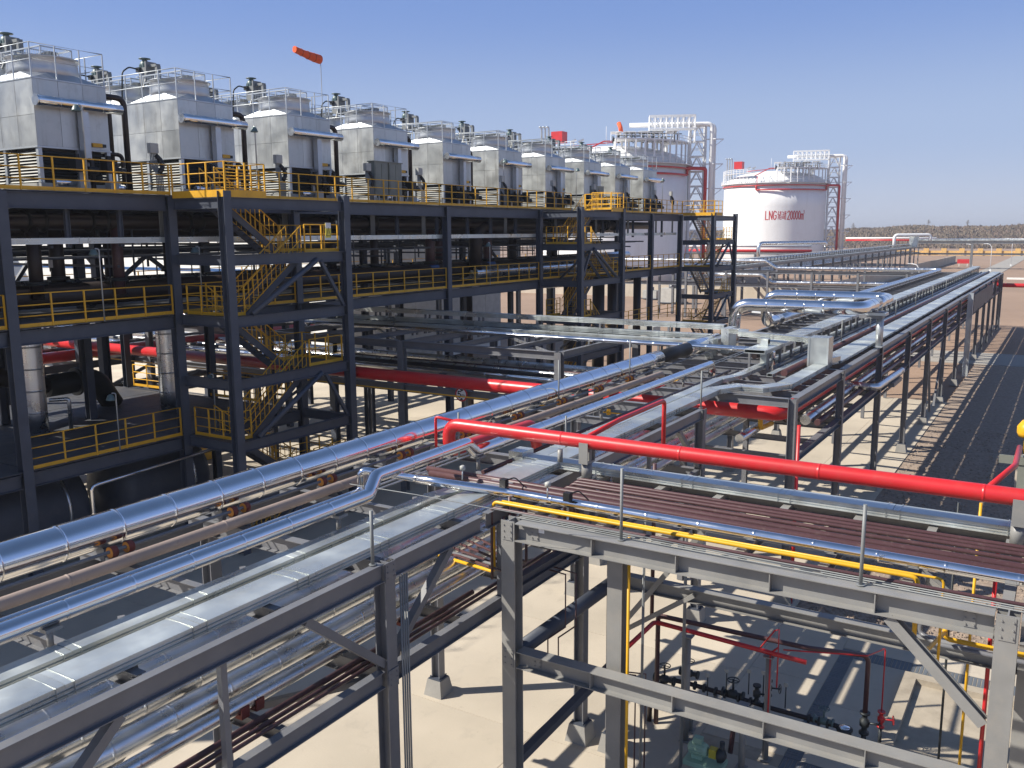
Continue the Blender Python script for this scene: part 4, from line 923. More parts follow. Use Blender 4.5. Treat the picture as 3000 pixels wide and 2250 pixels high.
# ---- near main rack: columns at X 4.2 .. 26.5, rows Y 9.5 and 13.9
r1 = thing('pipe_rack', 'near main pipe rack of grey steel running towards the red pipe bend', 'pipe rack', (12, 11.7, 0))
X1 = [-9.5, -2.7, 4.2, 11.15, 18.45, 26.5]
for x in X1:
    for y in (9.5, 13.9): rack_col(r1, x, y, ZA-(.02 if y < 10 else .32), 'rack_steel', .26)
    for z in (ZA, ZB): MB().ibeam((x,9.64,z-.16),(x,14.5,z-.16), .3, .2, .014).build('beam', 'rack_steel', r1)
for x0, x1 in zip(X1, X1[1:]):
    a = x0+.14; b_ = x1-.14
    if x0 == 11.15: segs = ((a, 14.0), (14.2, b_))
    else: segs = ((a, b_),)
    for a, b_ in segs: MB().ibeam((a,9.45,ZA-.16),(b_,9.45,ZA-.16), .32, .15, .014).build('beam', 'rack_steel', r1)
    for y, z in ((9.5, ZB),(13.9, ZA),(13.9, ZB)): MB().ibeam((x0+.14,y,z-.16),(x1-.14,y,z-.16), .3, .16, .014).build('beam', 'rack_steel', r1)
    n_ = 3
    for k in range(1, n_):
        x = x0+(x1-x0)*k/n_
        for z in (ZA, ZB): MB().ibeam((x,9.6,z-.13),(x,14.5,z-.13), .22, .14, .012).build('cross_member', 'rack_steel', r1)
        MB().bar((x,9.7,ZA-.17),(x+1.1,11.6,ZA-.17), .1, .1).build('plan_brace', 'rack_steel', r1)
    MB().bar((x0+1.9,9.5,ZA-.35),(x0+.1,9.5,ZB+.1), .14, .14).build('brace', 'rack_steel', r1); MB().bar((x1-1.9,9.5,ZA-.35),(x1-.1,9.5,ZB+.1), .14, .14).build('brace', 'rack_steel', r1)
    MB().bar(((x0+x1)/2,9.5,ZB),((x0+x1)/2,9.5,ZA-.33),.1,.1).build('strut', 'rack_steel', r1)
for x0, y0 in ((-9,11.6),(-2,11.6),(4.6,11.6),(11.6,11.6),(19,11.6)):
    MB().bar((x0,9.7,ZB-.2),(x0+6.4,13.7,ZB-.2),.12,.12).build('plan_brace','rack_steel',r1); MB().bar((x0,13.7,ZB-.22),(x0+6.4,9.7,ZB-.22),.12,.12).build('plan_brace','rack_steel',r1)
# ---- far main rack: X 29.6 .. 135, rows Y 7.5 and 14
r2 = thing('pipe_rack', 'far main pipe rack, the long straight one running to the right horizon on dark columns', 'pipe rack', (80, 10.7, 0))
X2 = [29.6, 36.9, 45.4, 54.3, 62.9, 71.5, 80.7, 89.2, 98, 105.6, 112.6, 120, 127.6, 131.2]
for x in X2:
    for y in (7.45, 14.6): rack_col(r2, x, y, ZA-(.02 if y < 8 else .32), 'rack_steel', .27, x < 100)
    for z in (ZA, ZB): MB().ibeam((x,7.6,z-.16),(x,15.0,z-.16), .3, .2, .014).build('beam', 'rack_steel', r2)
    MB().ibeam((x,11.2,.02),(x,11.2,ZB-.32), .2, .2, .014, up=(1,0,0)).build('column', 'rack_steel', r2)
for x0, x1 in zip(X2, X2[1:]):
    for y in (7.45, 14.6):
        for z in (ZA, ZB): MB().ibeam((x0+.14,y,z-.17),(x1-.14,y,z-.17), .34 if z == ZA else .26, .26 if y < 8 else .18, .014).build('beam', 'rack_steel', r2)
    n_ = 5
    for k in range(1, n_):
        x = x0+(x1-x0)*k/n_; MB().ibeam((x,7.6,ZA-.13),(x,14.6,ZA-.13), .22, .12, .012).build('cross_member', 'rack_steel', r2)
        if k % 2 == 0: MB().ibeam((x,7.6,ZB-.13),(x,14.6,ZB-.13), .2, .12, .012).build('cross_member', 'rack_steel', r2)
MB().bar((66,7.45,.3),(62.98+.5,7.45,ZB-.3),.14,.14).build('brace','rack_steel',r2); MB().bar((68,7.45,.3),(71.3,7.45,ZB-.3),.14,.14).build('brace','rack_steel',r2)
MB().ibeam((85.8,7.1,0),(85.8,7.1,7.2),.42,.36,.02,up=(0,1,0)).build('column', 'galv_rail', r2)
for k in range(9): MB().box(90.5+2.5*k,92.94+2.5*k,7.2,7.24,5.15,6.72).build('mesh_panel', 'deck_plate', r2)
# ---- cross rack: posts at X 14.1 / 18.45 going to the right out of frame
r3 = thing('pipe_rack', 'cross pipe rack in the lower right foreground with brown pipes on top', 'pipe rack', (16.3, 3, 0))
for x, y in ((14.1, 8.78),(14.1, .36),(14.1,-7.8)):
    b = MB(); col_h(b, x, y, .475, ZA+.02, .3, 'x'); b.build('column', 'cross_steel', r3); pedestal(r3, x, y)
for x, y in ((18.45, 8.6),(18.45,.1),(18.45,-7.8)):
    b = MB(); col_h(b, x, y, .475, ZA-.32, .3, 'x'); b.build('column', 'cross_steel', r3); pedestal(r3, x, y)
for a, b_ in ((8.61,.53),(.19,-7.63)):
    for z, hh in ((ZA,.36),(4.44,.34)):
        MB().ibeam((14.1,a,z-.18),(14.1,b_,z-.18), hh, .34 if z > 5 else .3, .018).build('beam', 'cross_steel', r3)
        o = MB()
        for k in (.2,.4,.6,.8):
            y = a+(b_-a)*k
            o.box(13.95,14.09,y-.008,y+.008,z-.18-hh/2+.02,z-.18+hh/2-.02)
        o.build('stiffener', 'cross_steel', r3)
    for z in (ZA, 4.58): MB().ibeam((18.45,a+.1,z-.17),(18.45,b_-.2,z-.17), .32, .26, .018).build('beam', 'cross_steel', r3)
for y in (8.7, 7.2, 5.9, 4.5, 3.1, 1.8, .4, -1.2, -2.6, -4, -5.5):
    MB().ibeam((14.26,y,ZA-.12),(18.3,y,ZA-.12), .2, .16, .014).build('cross_member', 'cross_steel', r3)
for y, z in ((.4,4.44),(-7.8,4.44)): MB().ibeam((14.26,y,z-.17),(18.3,y,z-.17), .28, .2, .016).build('cross_member', 'cross_steel', r3)
MB().tube([(14.27,8.74,4.3),(18.3,8.66,4.3)], .16, 16).build('cross_member', 'frame_steel', r3)
MB().ibeam((14.27,8.75,5.75),(18.3,8.65,5.75), .2, .16, .014).build('cross_member', 'frame_steel', r3); MB().bar((14.27,8.75,1.95),(18.3,8.65,2.2),.18,.18).build('brace', 'frame_steel', r3)
b = MB(); b.ibeam((14.08,1.95,6.66),(14.08,.56,5.3), .2, .16, .02, up=(1,0,0)); b.build('brace', 'cross_steel', r3)
b = MB(); b.ibeam((18.42,3.1,6.6),(18.42,.3,4.7), .2, .16, .02, up=(1,0,0)); b.build('brace', 'cross_steel', r3)
b = MB(); b.bar((18.3,8.6,3.0),(18.45,6.0,6.6),.12,.12); b.bar((18.35,6.6,4.45),(18.35,8.45,3.1),.1,.1); b.build('brace', 'cross_steel', r3)
# inner post with its yellow drop pipe
b = MB(); col_h(b, 14.6, 6.75, .475, ZA-.25, .3, 'x'); b.build('column', 'cross_steel', r3); pedestal(r3, 14.6, 6.75)
# bolted joint plates and small tags on the foreground steel
def joint(parent, x, y, z, m, s=.3):
    b = MB().box(x-.013,x-.001,y-s*.36,y+s*.36,z-s*.6,z+s*.6)
    for sy in (-.25,.25):
        for sz in (-.4,0,.4): b.lathe((x-.02,y+s*sy,z+s*sz),[(.015,-.012),(.015,.01)],6,'X')
    b.build('joint_plate', m, parent)
for y in (8.78,.36):
    for z in (6.87,4.27): joint(r3, 13.95, y, z, 'cross_steel')
for y, z in ((8.25,6.87),(8.2,4.27),(.85,6.87),(.85,4.27)):
    joint(r3, 14.09, y, z, 'cross_steel', .22)
for x in (4.2,11.15,26.5):
    for z in (ZA-.17, ZB-.17):
        b = MB().box(x-.13,x+.13,9.35,9.365,z-.17,z+.17)
        for sx in (-.08,.08):
            for sz in (-.1,0,.1): b.lathe((x+sx,9.345,z+sz),[(.014,-.01),(.014,.01)],6,'Y')
        b.build('joint_plate', 'rack_steel', r1)
MB().box(14.085,14.09,8.05,8.2,6.9,7.0).build('paper_tag', 'tag_white', r3)
# thin upright rods on the racks
for k, (x, y, z0, z1) in enumerate(((14.1,2.39,7.06,8.36),(14.1,6.47,7.06,8.38),(10.87,9.5,7.06,8.0),(26.5,9.5,7.06,8.24),(19.3,10.4,7.2,8.0),(24.2,13.3,7.06,8.6),(17.5,12.4,7.06,8.2),(29.3,13.2,7.06,8.7),(45.6,9.3,7.06,8.2),(53,9.3,7.06,8.2),(61.5,9.3,7.06,8.2),(70,9.3,7.06,8.2),(79,9.3,7.06,8.2),(88,9.3,7.06,8.2))):
    lab = ['thin upright rod on the cross rack front beam, right one','thin upright rod on the cross rack front beam, left one beside the red pipe bracket','pale upright rod on the near rack edge beam above the first column','pale upright rod at the far end of the near rack edge beam'][k] if k < 4 else ORD[k-4] + ' small upright rod from the front among the main rack pipes'
    tag(MB().tube([(x,y,z0),(x,y,z1)], .03 if k < 4 else .025, 8).lathe((x,y,z0),[(.07,0),(.07,.012)],8).build('upright_rod', 'rod_grey'), lab, 'rod', 'thin upright rods on the racks')

# ------------------------------------------------------------------ pipes of the main rack
def gx(x0, x1, y, z): return [(x0,y,z),(x1,y,z)]
bp = thing('insulated_pipe', 'thickest silver clad pipe on the main rack, broken by a black sleeve', 'pipe', (8, 13.65, 7.25))
MB().tube(gx(-14,33.0,13.65,7.56), .305, 28, seam=1.05).build('jacket', 'alu', bp); MB().tube(gx(33.0,36.2,13.7,7.56), .27, 24).build('black_sleeve', 'black', bp)
MB().tube([(36.2,13.7,7.56),(40.2,13.75,7.56)], .3, 24, seam=1.05).build('jacket', 'alu', bp)
b = MB()
for x in (-1.2,2.5,6.1,8.9,11.4,16.3,21.4,26.4,31.9): b.box(x-.25,x+.25,13.5,13.8,7.05,7.28)
b.build('pipe_shoe', 'rack_steel', bp)
lp = thing('expansion_loop', 'fat silver pipe loop raised above the far rack in two parallel legs', 'pipe', (46, 11, 7))
MB().tube([(43,13.9,6.9),(43,13.8,9.0),(43,7.95,9.0),(46.6,7.95,9.0)], .3, 26, .75, seam=1.05).build('jacket', 'alu', lp)
MB().tube([(46.6,7.95,9.0),(50.2,7.95,9.0),(50.2,14.35,9.0),(50.2,14.35,7.42),(53.0,14.35,7.42)], .3, 26, .75, seam=1.05).build('jacket', 'alu', lp)
b = MB(); b.tube([(45.2,7.5,7.06),(45.2,7.5,8.55)], .17, 14); b.box(44.8,45.6,7.2,8.1,8.55,8.68); b.box(45.0,45.4,7.3,7.7,7.05,7.08); b.build('support_post', 'galv_rail', lp)
MB().box(44.85,45.55,7.35,8.4,8.4,8.72).build('saddle', 'rack_steel', lp)
pipe('insulated_pipe', 'silver clad pipe continuing along the far rack beyond the loop', 'pipe', [(53.0,14.35,7.42),(128.2,14.35,7.42),(128.2,35.4,7.35),(128.2,36.9,8.35),(128.2,62,8.35)], .25, 'alu_dull', 1.0, 2.0)
pipe('insulated_pipe', 'second silver pipe, one tier lower, crossing behind the far rack end', 'pipe', [(70,13.2,5.6),(126.8,13.2,5.6),(126.8,35.6,5.4),(126.8,37.1,6.4),(126.8,44,6.4)], .25, 'alu_dull', 1.0, 2.0)
pipe('bare_pipe', 'beige weathered pipe lying next to the thickest silver pipe', 'pipe', [(-14,12.94,7.18),(20,12.94,7.18),(31.6,12.94,7.18),(31.9,12.94,6.9)], .105, 'old_pipe', .1, 3.1, seamr=1.06)
pipe('tracer_line', 'thin dark line threaded through the orange support blocks', 'pipe', gx(-14,42,13.24,7.3), .032, 'rack_steel', n=8)
for k, x in enumerate((-4.2,-1.6,.95,3.5,6.1,8.64,11.19,13.62,16.3,18.87,21.5,24.14,26.75,29.21)):
    t = thing('pipe_support', ORD[k] + ' pair of round orange blocks from the left on the dark tracer line', 'pipe support', (x, 13.24, 7.1), 'pairs of orange support blocks along the tracer line')
    for dx in (0, .31):
        MB().lathe((x+dx,13.24,7.29), [(.1,-.055),(.1,.055)], 18, 'X').build('brown_shell', 'brown_block', t)
        MB().lathe((x+dx,13.24,7.29), [(.094,-.062),(.094,-.056)], 18, 'X').build('orange_face', 'orange_block', t)
    MB().box(x-.1,x+.4,13.17,13.31,7.06,7.2).build('bracket', 'galv_rail', t); MB().box(x-.28,x-.12,13.0,13.1,7.06,7.18).build('clip', 'galv_rail', t)
pipe('insulated_pipe', 'medium silver clad pipe on raised stands, with a stepped section behind the red pipe end', 'pipe', [(-14,11.2,7.52),(12.75,11.2,7.52),(13.15,11.35,7.78),(16.4,11.4,7.78),(16.75,11.43,7.5),(33.0,11.43,7.5),(33.0,11.43,6.4)], .14, 'alu', .25, 1.05)
pipe('insulated_pipe', 'slim silver pipe paired with the medium one, rising in a hoop at its end', 'pipe', [(-14,12.05,7.28),(13.5,12.05,7.28),(13.5,12.05,7.74),(14.05,11.05,7.56)], .075, 'alu', .14, 1.05)
for k, x in enumerate((-6,-2,2,6.3,11.9,16.9,23.4,30)):
    b = MB(); b.tube([(x,11.2 if x < 13 else 11.43,7.05),(x,11.2 if x < 13 else 11.43,7.36)], .045, 8); b.box(x-.12,x+.12,11.07 if x < 13 else 11.3,11.33 if x < 13 else 11.56,7.33,7.38)
    tag(b.build('pipe_stand', 'cross_steel'), ORD[k]+' short stand from the left holding up the medium silver pipe', 'pipe stand', 'stands under the medium silver pipe')
for k, (y, r_) in enumerate(((10.98,.045),(11.5,.04))):
    pipe('brown_pipe', ('lower' if k == 0 else 'upper') + ' of two thin brown pipes on the main rack right of the red bend', 'pipe', gx(15.2+k*1.3,34,10.72+k*.32,7.12), .05, 'brown_paint', n=10)
for k, y in enumerate((12.3, 12.5)): pipe('conduit', ('front' if k == 0 else 'rear') + ' thin grey conduit between the beige and silver pipes', 'conduit', gx(-14,41,y,7.08), .018, 'galv_rail', n=6)
# trays
tray('wide covered cable tray on the near main rack, next to the edge beam', [(-14,10.04,7.07),(29.15,10.04,7.07),(30.3,9.5,7.07),(30.3,8.75,7.07),(31.4,8.22,7.07),(36.6,8.22,7.07)], .54, .165, panel=2.0)
tray('narrower covered cable tray on the near main rack, behind the wide one', [(-14,10.75,7.07),(14.3,10.75,7.07),(15.2,10.55,7.07),(31.4,10.62,7.07),(32.6,10.3,7.07),(35.5,10.3,7.07),(128.8,10.3,7.07)], .36, .14, panel=2.0)
bxx = thing('tray_riser', 'tall square galvanised duct box standing on the tray of the far rack', 'duct box', (37.2, 8.3, 7.07))
MB().box(36.62,37.5,7.95,8.72,7.07,8.3).build('box_body', 'galv', bxx); b = MB(); b.box(36.6,36.64,7.93,8.0,7.07,8.3); b.box(36.6,36.64,8.67,8.74,7.07,8.3); b.build('corner_strip', 'galv', bxx)
MB().prism([(37.5,7.96),(38.3,7.8),(38.3,8.6),(37.5,8.7)], 7.1, 7.4).build('transition', 'galv', bxx)
tray('bright covered tray along the outer edge of the far rack beyond the duct box', [(38.2,8.22,7.1),(84,8.22,7.1),(85,8.15,7.16),(130.5,8.1,7.1)], .92, .1, panel=2.4)
tray('small tray between the outer and the raised tray on the far rack', [(33.5,9.35,7.07),(130,9.35,7.07)], .24, .12, panel=3.0)
pipe('insulated_pipe', 'low silver pipe between the raised tray and the long silver pipe of the far rack', 'pipe', [(40,11.75,7.25),(128,11.75,7.25)], .17, 'alu_dull', seam=2.0)
pipe('bare_pipe', 'dark pipe beside the low silver pipe of the far rack', 'pipe', [(38,11.3,7.2),(128,11.3,7.2)], .12, 'dark_brown')
et = tray('raised covered tray on short posts along the far rack', [(34.8,10.35,7.74),(129.6,10.35,7.74)], .85, .15, panel=2.4)
b = MB(); x = 35.4; b.bar((x,9.98,7.06),(x,9.98,7.68),.09,.09); b.bar((x,10.72,7.06),(x,10.72,7.68),.09,.09); b.bar((x,9.9,7.71),(x,10.8,7.71),.09,.06)
sd0 = b.build('stand', 'rack_steel', et); x += 1.75
while x < 129: c_ = sd0.copy(); COL.objects.link(c_); c_.location = sd0.location + Vector((x-35.4,0,0)); x += 1.75
tray('high tray crossing onto the far rack above the trays, behind the duct box', [(39.6,13.2,7.98),(39.0,12.1,8.02),(38.2,11.9,8.02),(37.4,9.0,8.02),(37.1,8.7,8.02)], .4, .2, panel=1.5)
b = MB(); b.box(39.2,40.3,12.85,13.2,7.07,8.2); tag(b.build('tray_riser', 'galv'), 'narrow upright galvanised tray riser at the end of the crossing trays, taller one', 'duct box')
b = MB(); b.box(38.4,39.1,13.3,13.65,6.9,7.75); tag(b.build('tray_riser', 'galv'), 'narrow upright galvanised tray riser at the end of the crossing trays, lower one', 'duct box')
b = MB(); b.box(36.1,36.4,10.2,10.5,7.1,8.15); b.prism([(36.1,10.2),(36.4,10.2),(36.6,10.6),(36.3,10.7)], 8.0, 8.2); tag(b.build('tray_riser', 'galv'), 'slim galvanised tray riser between the silver drop pipes and the duct box', 'duct box')
pipe('brown_pipe', 'added brown pipe blocking sun between the outer and small trays of the far rack', 'pipe', [(34,8.95,7.19),(130,8.95,7.19)], .13, 'brown_paint')  # added to close a bright line in the rack's shadow on the gravel
pipe('bare_pipe', 'added grey pipe blocking sun between the small and raised trays of the far rack', 'pipe', [(35.5,9.7,7.16),(129,9.7,7.16)], .1, 'rack_steel')  # added as well, shuts the next sunlit gap in that ground shadow
# lower tier of the near rack
for k, (y, z, r_, m) in enumerate(((10.42,5.3,.12,'alu'),(10.9,5.4,.2,'alu'),(11.6,5.4,.18,'alu_dull'),(12.4,5.42,.2,'alu_dull'))):
    pipe('insulated_pipe', ORD[k] + ' silver pipe on the lower tier of the near rack from its edge', 'pipe', gx(-14,41 if k != 0 else 34,y,z), r_, 'alu_dull', seam=1.05)
for k, (y, r_) in enumerate(((10.0,.055),(9.85,.04),(9.72,.035))):
    pipe('brown_pipe', ORD[k] + ' thin brown pipe on the lower tier beside the near rack edge', 'pipe', gx(-14,14.5+k*3,y,5.12+r_), r_, 'brown_paint', n=10)
for k, x in enumerate((8.7,9.0,12.6,12.9)): tag(MB().box(x-.08,x+.08,10.28,10.62,5.13,5.2).box(x-.08,x+.08,10.27,10.3,5.2,5.32).box(x-.08,x+.08,10.55,10.58,5.2,5.32).build('pipe_clamp', 'brown_block'), ORD[k]+' rust brown clamp from the left under the lower tier silver pipe', 'clamp', 'rust brown pipe clamps')
for k, (y, r_, m, z) in enumerate(((9.4,.16,'alu_dull',5.35),(10.3,.2,'old_pipe',5.4),(9.9,.15,'dark_brown',5.3),(8.9,.22,'dark_brown',5.4),(8.2,.2,'alu_dull',5.36),(7.75,.12,'brown_paint',5.3),(10.75,.14,'brown_paint',5.3))): pipe('insulated_pipe', ORD[k] + ' pipe on the lower tier of the far rack from its outer edge', 'pipe', gx(34.5 if k else 30.2,131,y,z), r_, m, seam=1.5)  # tier packed with added pipes so the rack's gravel shadow falls solid
# big red main: from behind the platform, under the rack, then along the far rack edge
pipe('fire_water_main', 'thick red main passing under the racks and on along the far rack edge', 'pipe', [(30.4,86,6.33),(30.4,8.05,6.33),(131.9,8.05,6.33),(131.9,8.05,5.45),(131.9,-60,5.45)], .265, 'red_paint', .6, n=24)
# foreground red pipe
rp = thing('fire_water_pipe', 'bright red pipe crossing the foreground, ending in a hook bend on the main rack', 'pipe', (17.9, 4, 7.6))
MB().tube([(17.45,-16,7.9),(17.45,12.66,7.9),(17.45,12.66,7.2),(21.2,12.5,7.2),(21.6,12.5,6.2)], .158, 24, .34, seam=3.0, seamr=1.02).build('pipe_body', 'red_paint', rp)
MB().tube([(17.45,12.4,7.98),(17.4,13.02,8.05),(17.4,13.02,7.2)], .035, 10, .08).build('vent_branch', 'red_paint', rp)
MB().tube([(17.45,8.9,7.98),(19.3,8.95,8.05),(22.2,8.98,8.05),(22.2,8.98,6.6)], .06, 12, .15).build('branch_hoop', 'red_paint', rp)
MB().tube([(17.45,.95,7.98),(19.7,.62,7.95),(21.3,.62,7.97)], .055, 12, .1).build('hydrant_branch', 'red_paint', rp)
for y in (8.87, .42):
    b = MB(); b.tube([(17.45,y,ZA+.01),(17.45,y,7.42)], .12, 16); b.box(17.28,17.62,y-.17,y+.17,ZA+.002,ZA+.02); b.build('support_post', 'cross_steel', rp)
    b = MB(); b.box(17.28,17.62,y-.11,y+.11,7.42,7.47); b.box(17.42,17.48,y-.1,y+.1,7.47,7.74); b.box(17.26,17.28,y-.11,y+.11,7.42,7.9); b.box(17.62,17.64,y-.11,y+.11,7.42,7.9); b.build('saddle', 'cross_steel', rp)
b = MB().tube([(17.45,9.55,7.35),(17.45,9.55,7.64)], .06, 10); b.build('support_post', 'cross_steel', rp)
hp = thing('hydrant_post', 'olive timber post with a crossbar holding the red branch at the right edge', 'post', (21.3, .75, 0)); MB().box(21.2,21.36,.46,.62,0,7.8).build('post', 'cabinet', hp); MB().box(21.17,21.2,.2,.98,7.62,7.8).build('crossbar', 'cabinet', hp)
# pipes along the cross rack
tray('closed galvanised tray beside the red pipe on the cross rack', [(17.98,-16,7.08),(17.98,10.75,7.08)], .42, .17, panel=2.0)
b = MB().box(17.72,18.24,10.72,11.1,7.02,7.36); tag(b.build('tray_end_box', 'galv'), 'open square galvanised end of the cross rack tray above the main rack', 'duct box')
y1 = [10.1,10.0,9.9,9.75,9.5,9.35,9.1]
for k, (x, r_) in enumerate(((17.16,.04),(16.95,.038),(16.75,.038),(16.45,.042),(16.16,.044),(15.83,.062),(15.52,.068))):
    e = 8.95 - .02*k
    pts = [(x,-16,7.06+r_),(x,e,7.06+r_),(x,e,6.2)] if k < 5 else [(x,-16,7.06+r_),(x,12.0 - (k-5)*.5,7.3+r_),(x,12.0-(k-5)*.5,6.6)] if False else [(x,-16,7.06+r_),(x,9.9+.4*(k-5),7.16+r_),(x,12.1-.3*(k-5),7.16+r_)]
    pipe('brown_pipe', ORD[k] + ' brown pipe on the cross rack, counted from the red pipe', 'pipe', pts, r_, 'brown_paint', .12, n=12)
for k in range(5): pipe('brown_pipe', ORD[k] + ' short brown return pipe at the corner post of the cross rack', 'pipe', [(14.55+k*.22,9.25,6.9),(14.55+k*.22,9.25,5.75-.02*k),(15.4+k*.3,11.6,5.55)], .03, 'brown_paint', .08, n=10)
pipe('insulated_pipe', 'bright silver clad pipe along the cross rack', 'pipe', [(15.08,-16,7.24),(15.08,9.5,7.24),(14.05,11.05,7.55)], .095, 'alu', .2, 1.05, n=20)
pipe('gas_pipe', 'thick yellow gas pipe along the cross rack, dropping at both ends', 'pipe', [(18.2,1.5,4.85),(16.5,1.6,5.2),(14.72,1.65,5.9),(14.72,1.65,7.12),(14.72,9.6,7.12),(14.72,9.6,5.62),(15.2,11.6,5.5)], .037, 'gas_yellow', .12, n=14)
pipe('gas_pipe', 'thin yellow gas pipe beside the thick one on the cross rack', 'pipe', [(14.9,1.3,5.6),(14.9,1.3,7.1),(14.9,9.5,7.1)], .022, 'gas_yellow', .1, n=10)
pipe('gas_pipe', 'yellow pipe on the second tier at the lower right post', 'pipe', [(18.2,1.5,5.0),(18.2,1.5,4.72),(18.2,-12,4.72)], .048, 'gas_yellow', .12, n=14)
pipe('air_pipe', 'grey pipe on the second tier below the yellow one', 'pipe', [(18.3,1.95,5.9),(18.3,1.95,4.68),(18.05,1.6,4.64),(18.05,-12,4.64)], .048, 'rack_steel', .12, n=14)
pipe('gas_pipe', 'yellow drop pipe standing along the inner post of the cross rack', 'pipe', [(14.42,6.45,7.05),(14.42,6.45,.35)], .03, 'gas_yellow', n=10)
pipe('gas_pipe', 'long thin yellow drop pipe down into the concrete pit', 'pipe', [(20.4,1.2,6.9),(20.4,1.2,.0)], .03, 'gas_yellow', n=10)
pipe('drain_pipe', 'thin dark drop pipe next to the yellow one at the concrete pit', 'pipe', [(20.2,1.6,6.9),(20.2,1.6,0)], .025, 'valve', n=8)
pipe('fire_drop_pipe', 'red drop pipe behind the lower right post', 'pipe', [(18.75,.75,7.0),(18.75,.75,0)], .04, 'red_paint', n=10)
pipe('brown_pipe', 'thin brown pipe nearest the front beam of the cross rack', 'pipe', [(14.42,-16,7.1),(14.42,9.45,7.1),(14.42,9.45,5.6)], .03, 'brown_paint', .1, n=10)
pipe('brown_pipe', 'second brown drop pipe at the corner post of the cross rack', 'pipe', [(14.95,9.35,7.2),(14.95,9.35,5.55)], .035, 'brown_paint', n=10)
pipe('air_pipe', 'grey drop pipe beside the yellow one at the cross rack corner', 'pipe', [(14.85,9.5,7.0),(14.85,9.5,5.7),(15.3,11.5,5.6)], .035, 'rack_steel', .1, n=10)
for k in range(3): pipe('conduit', ORD[k] + ' thin grey conduit along the front beam of the cross rack', 'conduit', [(14.2+.09*k,-16,7.075),(14.2+.09*k,8.7,7.075)], .011, 'rod_grey', n=6)
pipe('guy_wire', 'thin slack wire crossing the trays towards the cross rack corner', 'wire', [(12.9,11.8,7.62),(12.9,10.2,7.65),(14.1,6.5,7.2),(14.1,3,7.15)], .009, 'rod_grey', n=6)
for k, (x, y) in enumerate(((15.5,10.7),(15.4,9.6),(15.3,8.5),(15.2,8.0))):
    t = thing('gauge', ORD[k] + ' small pressure gauge from the left on the bright silver pipe', 'gauge', (x, y, 7.3), 'gauges on the bright silver pipe')
    if k % 2 == 0: MB().tube([(x-.3,y,7.3),(x-.28,y,7.55)], .015, 8).build('stem', 'galv_rail', t); MB().lathe((x-.28,y,7.55),[(.06,-.03),(.06,.05),(.03,.07)],12).build('dial', 'box_grey', t)
    else: MB().box(x-.34,x-.2,y-.07,y+.07,7.33,7.5).build('cover', 'black', t); MB().tube([(x-.2,y,7.45),(x,y-.1,7.48),(x+.05,y-.3,7.3)], .015, 6, .1).build('lead', 'black', t)
# conduits strapped to columns
def conduits(x, y, z0, z1, n_, label, ax=0):
    b = MB()
    for i in range(n_): b.tube([(x+(.06*i if ax == 0 else 0), y+(.06*i if ax else 0), z0), (x+(.06*i if ax == 0 else 0), y+(.06*i if ax else 0), z1)], .018, 6)
    return tag(b.build('conduit_bundle', 'rod_grey'), label, 'conduit')
conduits(11.4, 9.36, 0, 6.7, 4, 'bundle of four pale conduits down the near rack column', 0)
conduits(15.9, 6.8, 0, 6.8, 2, 'pair of thin brown drop lines left of the inner post'); conduits(18.5, 6.9, 0, 6.9, 3, 'three thin conduits right of the yellow drop pipe')
for k, dx in enumerate((0, .16)):
    pipe('instrument_line', ('left' if k == 0 else 'right') + ' of two thin brown zigzag tubes in front of the corner post', 'pipe', [(15.5+dx,9.0-dx,5.6),(15.5+dx,8.35-dx,5.55),(15.5+dx,8.35-dx,4.4),(15.2+dx,8.6-dx,4.2),(15.2+dx,8.6-dx,3.6),(16.3+dx,7.1-dx,3.3),(16.3+dx,7.1-dx,1.0)], .018, 'brown_paint', n=8)
# ------------------------------------------------------------------ rack between the platform and the main rack
r4 = thing('pipe_rack', 'shaded side rack from the platform to the main rack, carrying the five metre sign', 'pipe rack', (37, 30, 0))
for y in (18.4, 27.0, 36, 46, 56, 68):
    for x in (33.5, 41.6):
        b = MB(); col_h(b, x, y, 0, 7.44, .32, 'x'); b.build('column', 'rack_steel', r4)
    for z in (7.46, 5.35): MB().ibeam((33.68,y,z-.18),(41.4,y,z-.18), .32, .22, .016).build('beam', 'rack_steel', r4)
for y0, y1 in zip((18.4,27,36,46,56),(27,36,46,56,68)):
    for x in (33.5, 41.6):
        for z in (7.46, 5.35): MB().ibeam((x,y0+.17,z-.18),(x,y1-.17,z-.18), .35, .26, .018).build('beam', 'rack_steel', r4)
    for k in (1,2): MB().ibeam((33.6,y0+(y1-y0)*k/3,7.46-.14),(41.5,y0+(y1-y0)*k/3,7.46-.14), .24, .18, .014).build('cross_member', 'rack_steel', r4); MB().ibeam((33.6,y0+(y1-y0)*k/3,5.35-.14),(41.5,y0+(y1-y0)*k/3,5.35-.14), .24, .18, .014).build('cross_member', 'rack_steel', r4)
    MB().bar((33.7,y0,7.2),(41.4,y1,7.2),.12,.12).build('plan_brace','rack_steel',r4)
pipe('insulated_pipe', 'front one of two bright silver pipes crossing from the side rack and turning down', 'pipe', [(36.3,70,7.62),(36.3,10.35,7.7),(36.3,10.35,6.2)], .085, 'alu', .12, 1.2, n=20)
pipe('insulated_pipe', 'rear one of two bright silver pipes crossing from the side rack and turning down', 'pipe', [(36.6,70,7.62),(36.6,10.1,7.7),(36.6,10.1,6.2)], .085, 'alu', .12, 1.2, n=20)
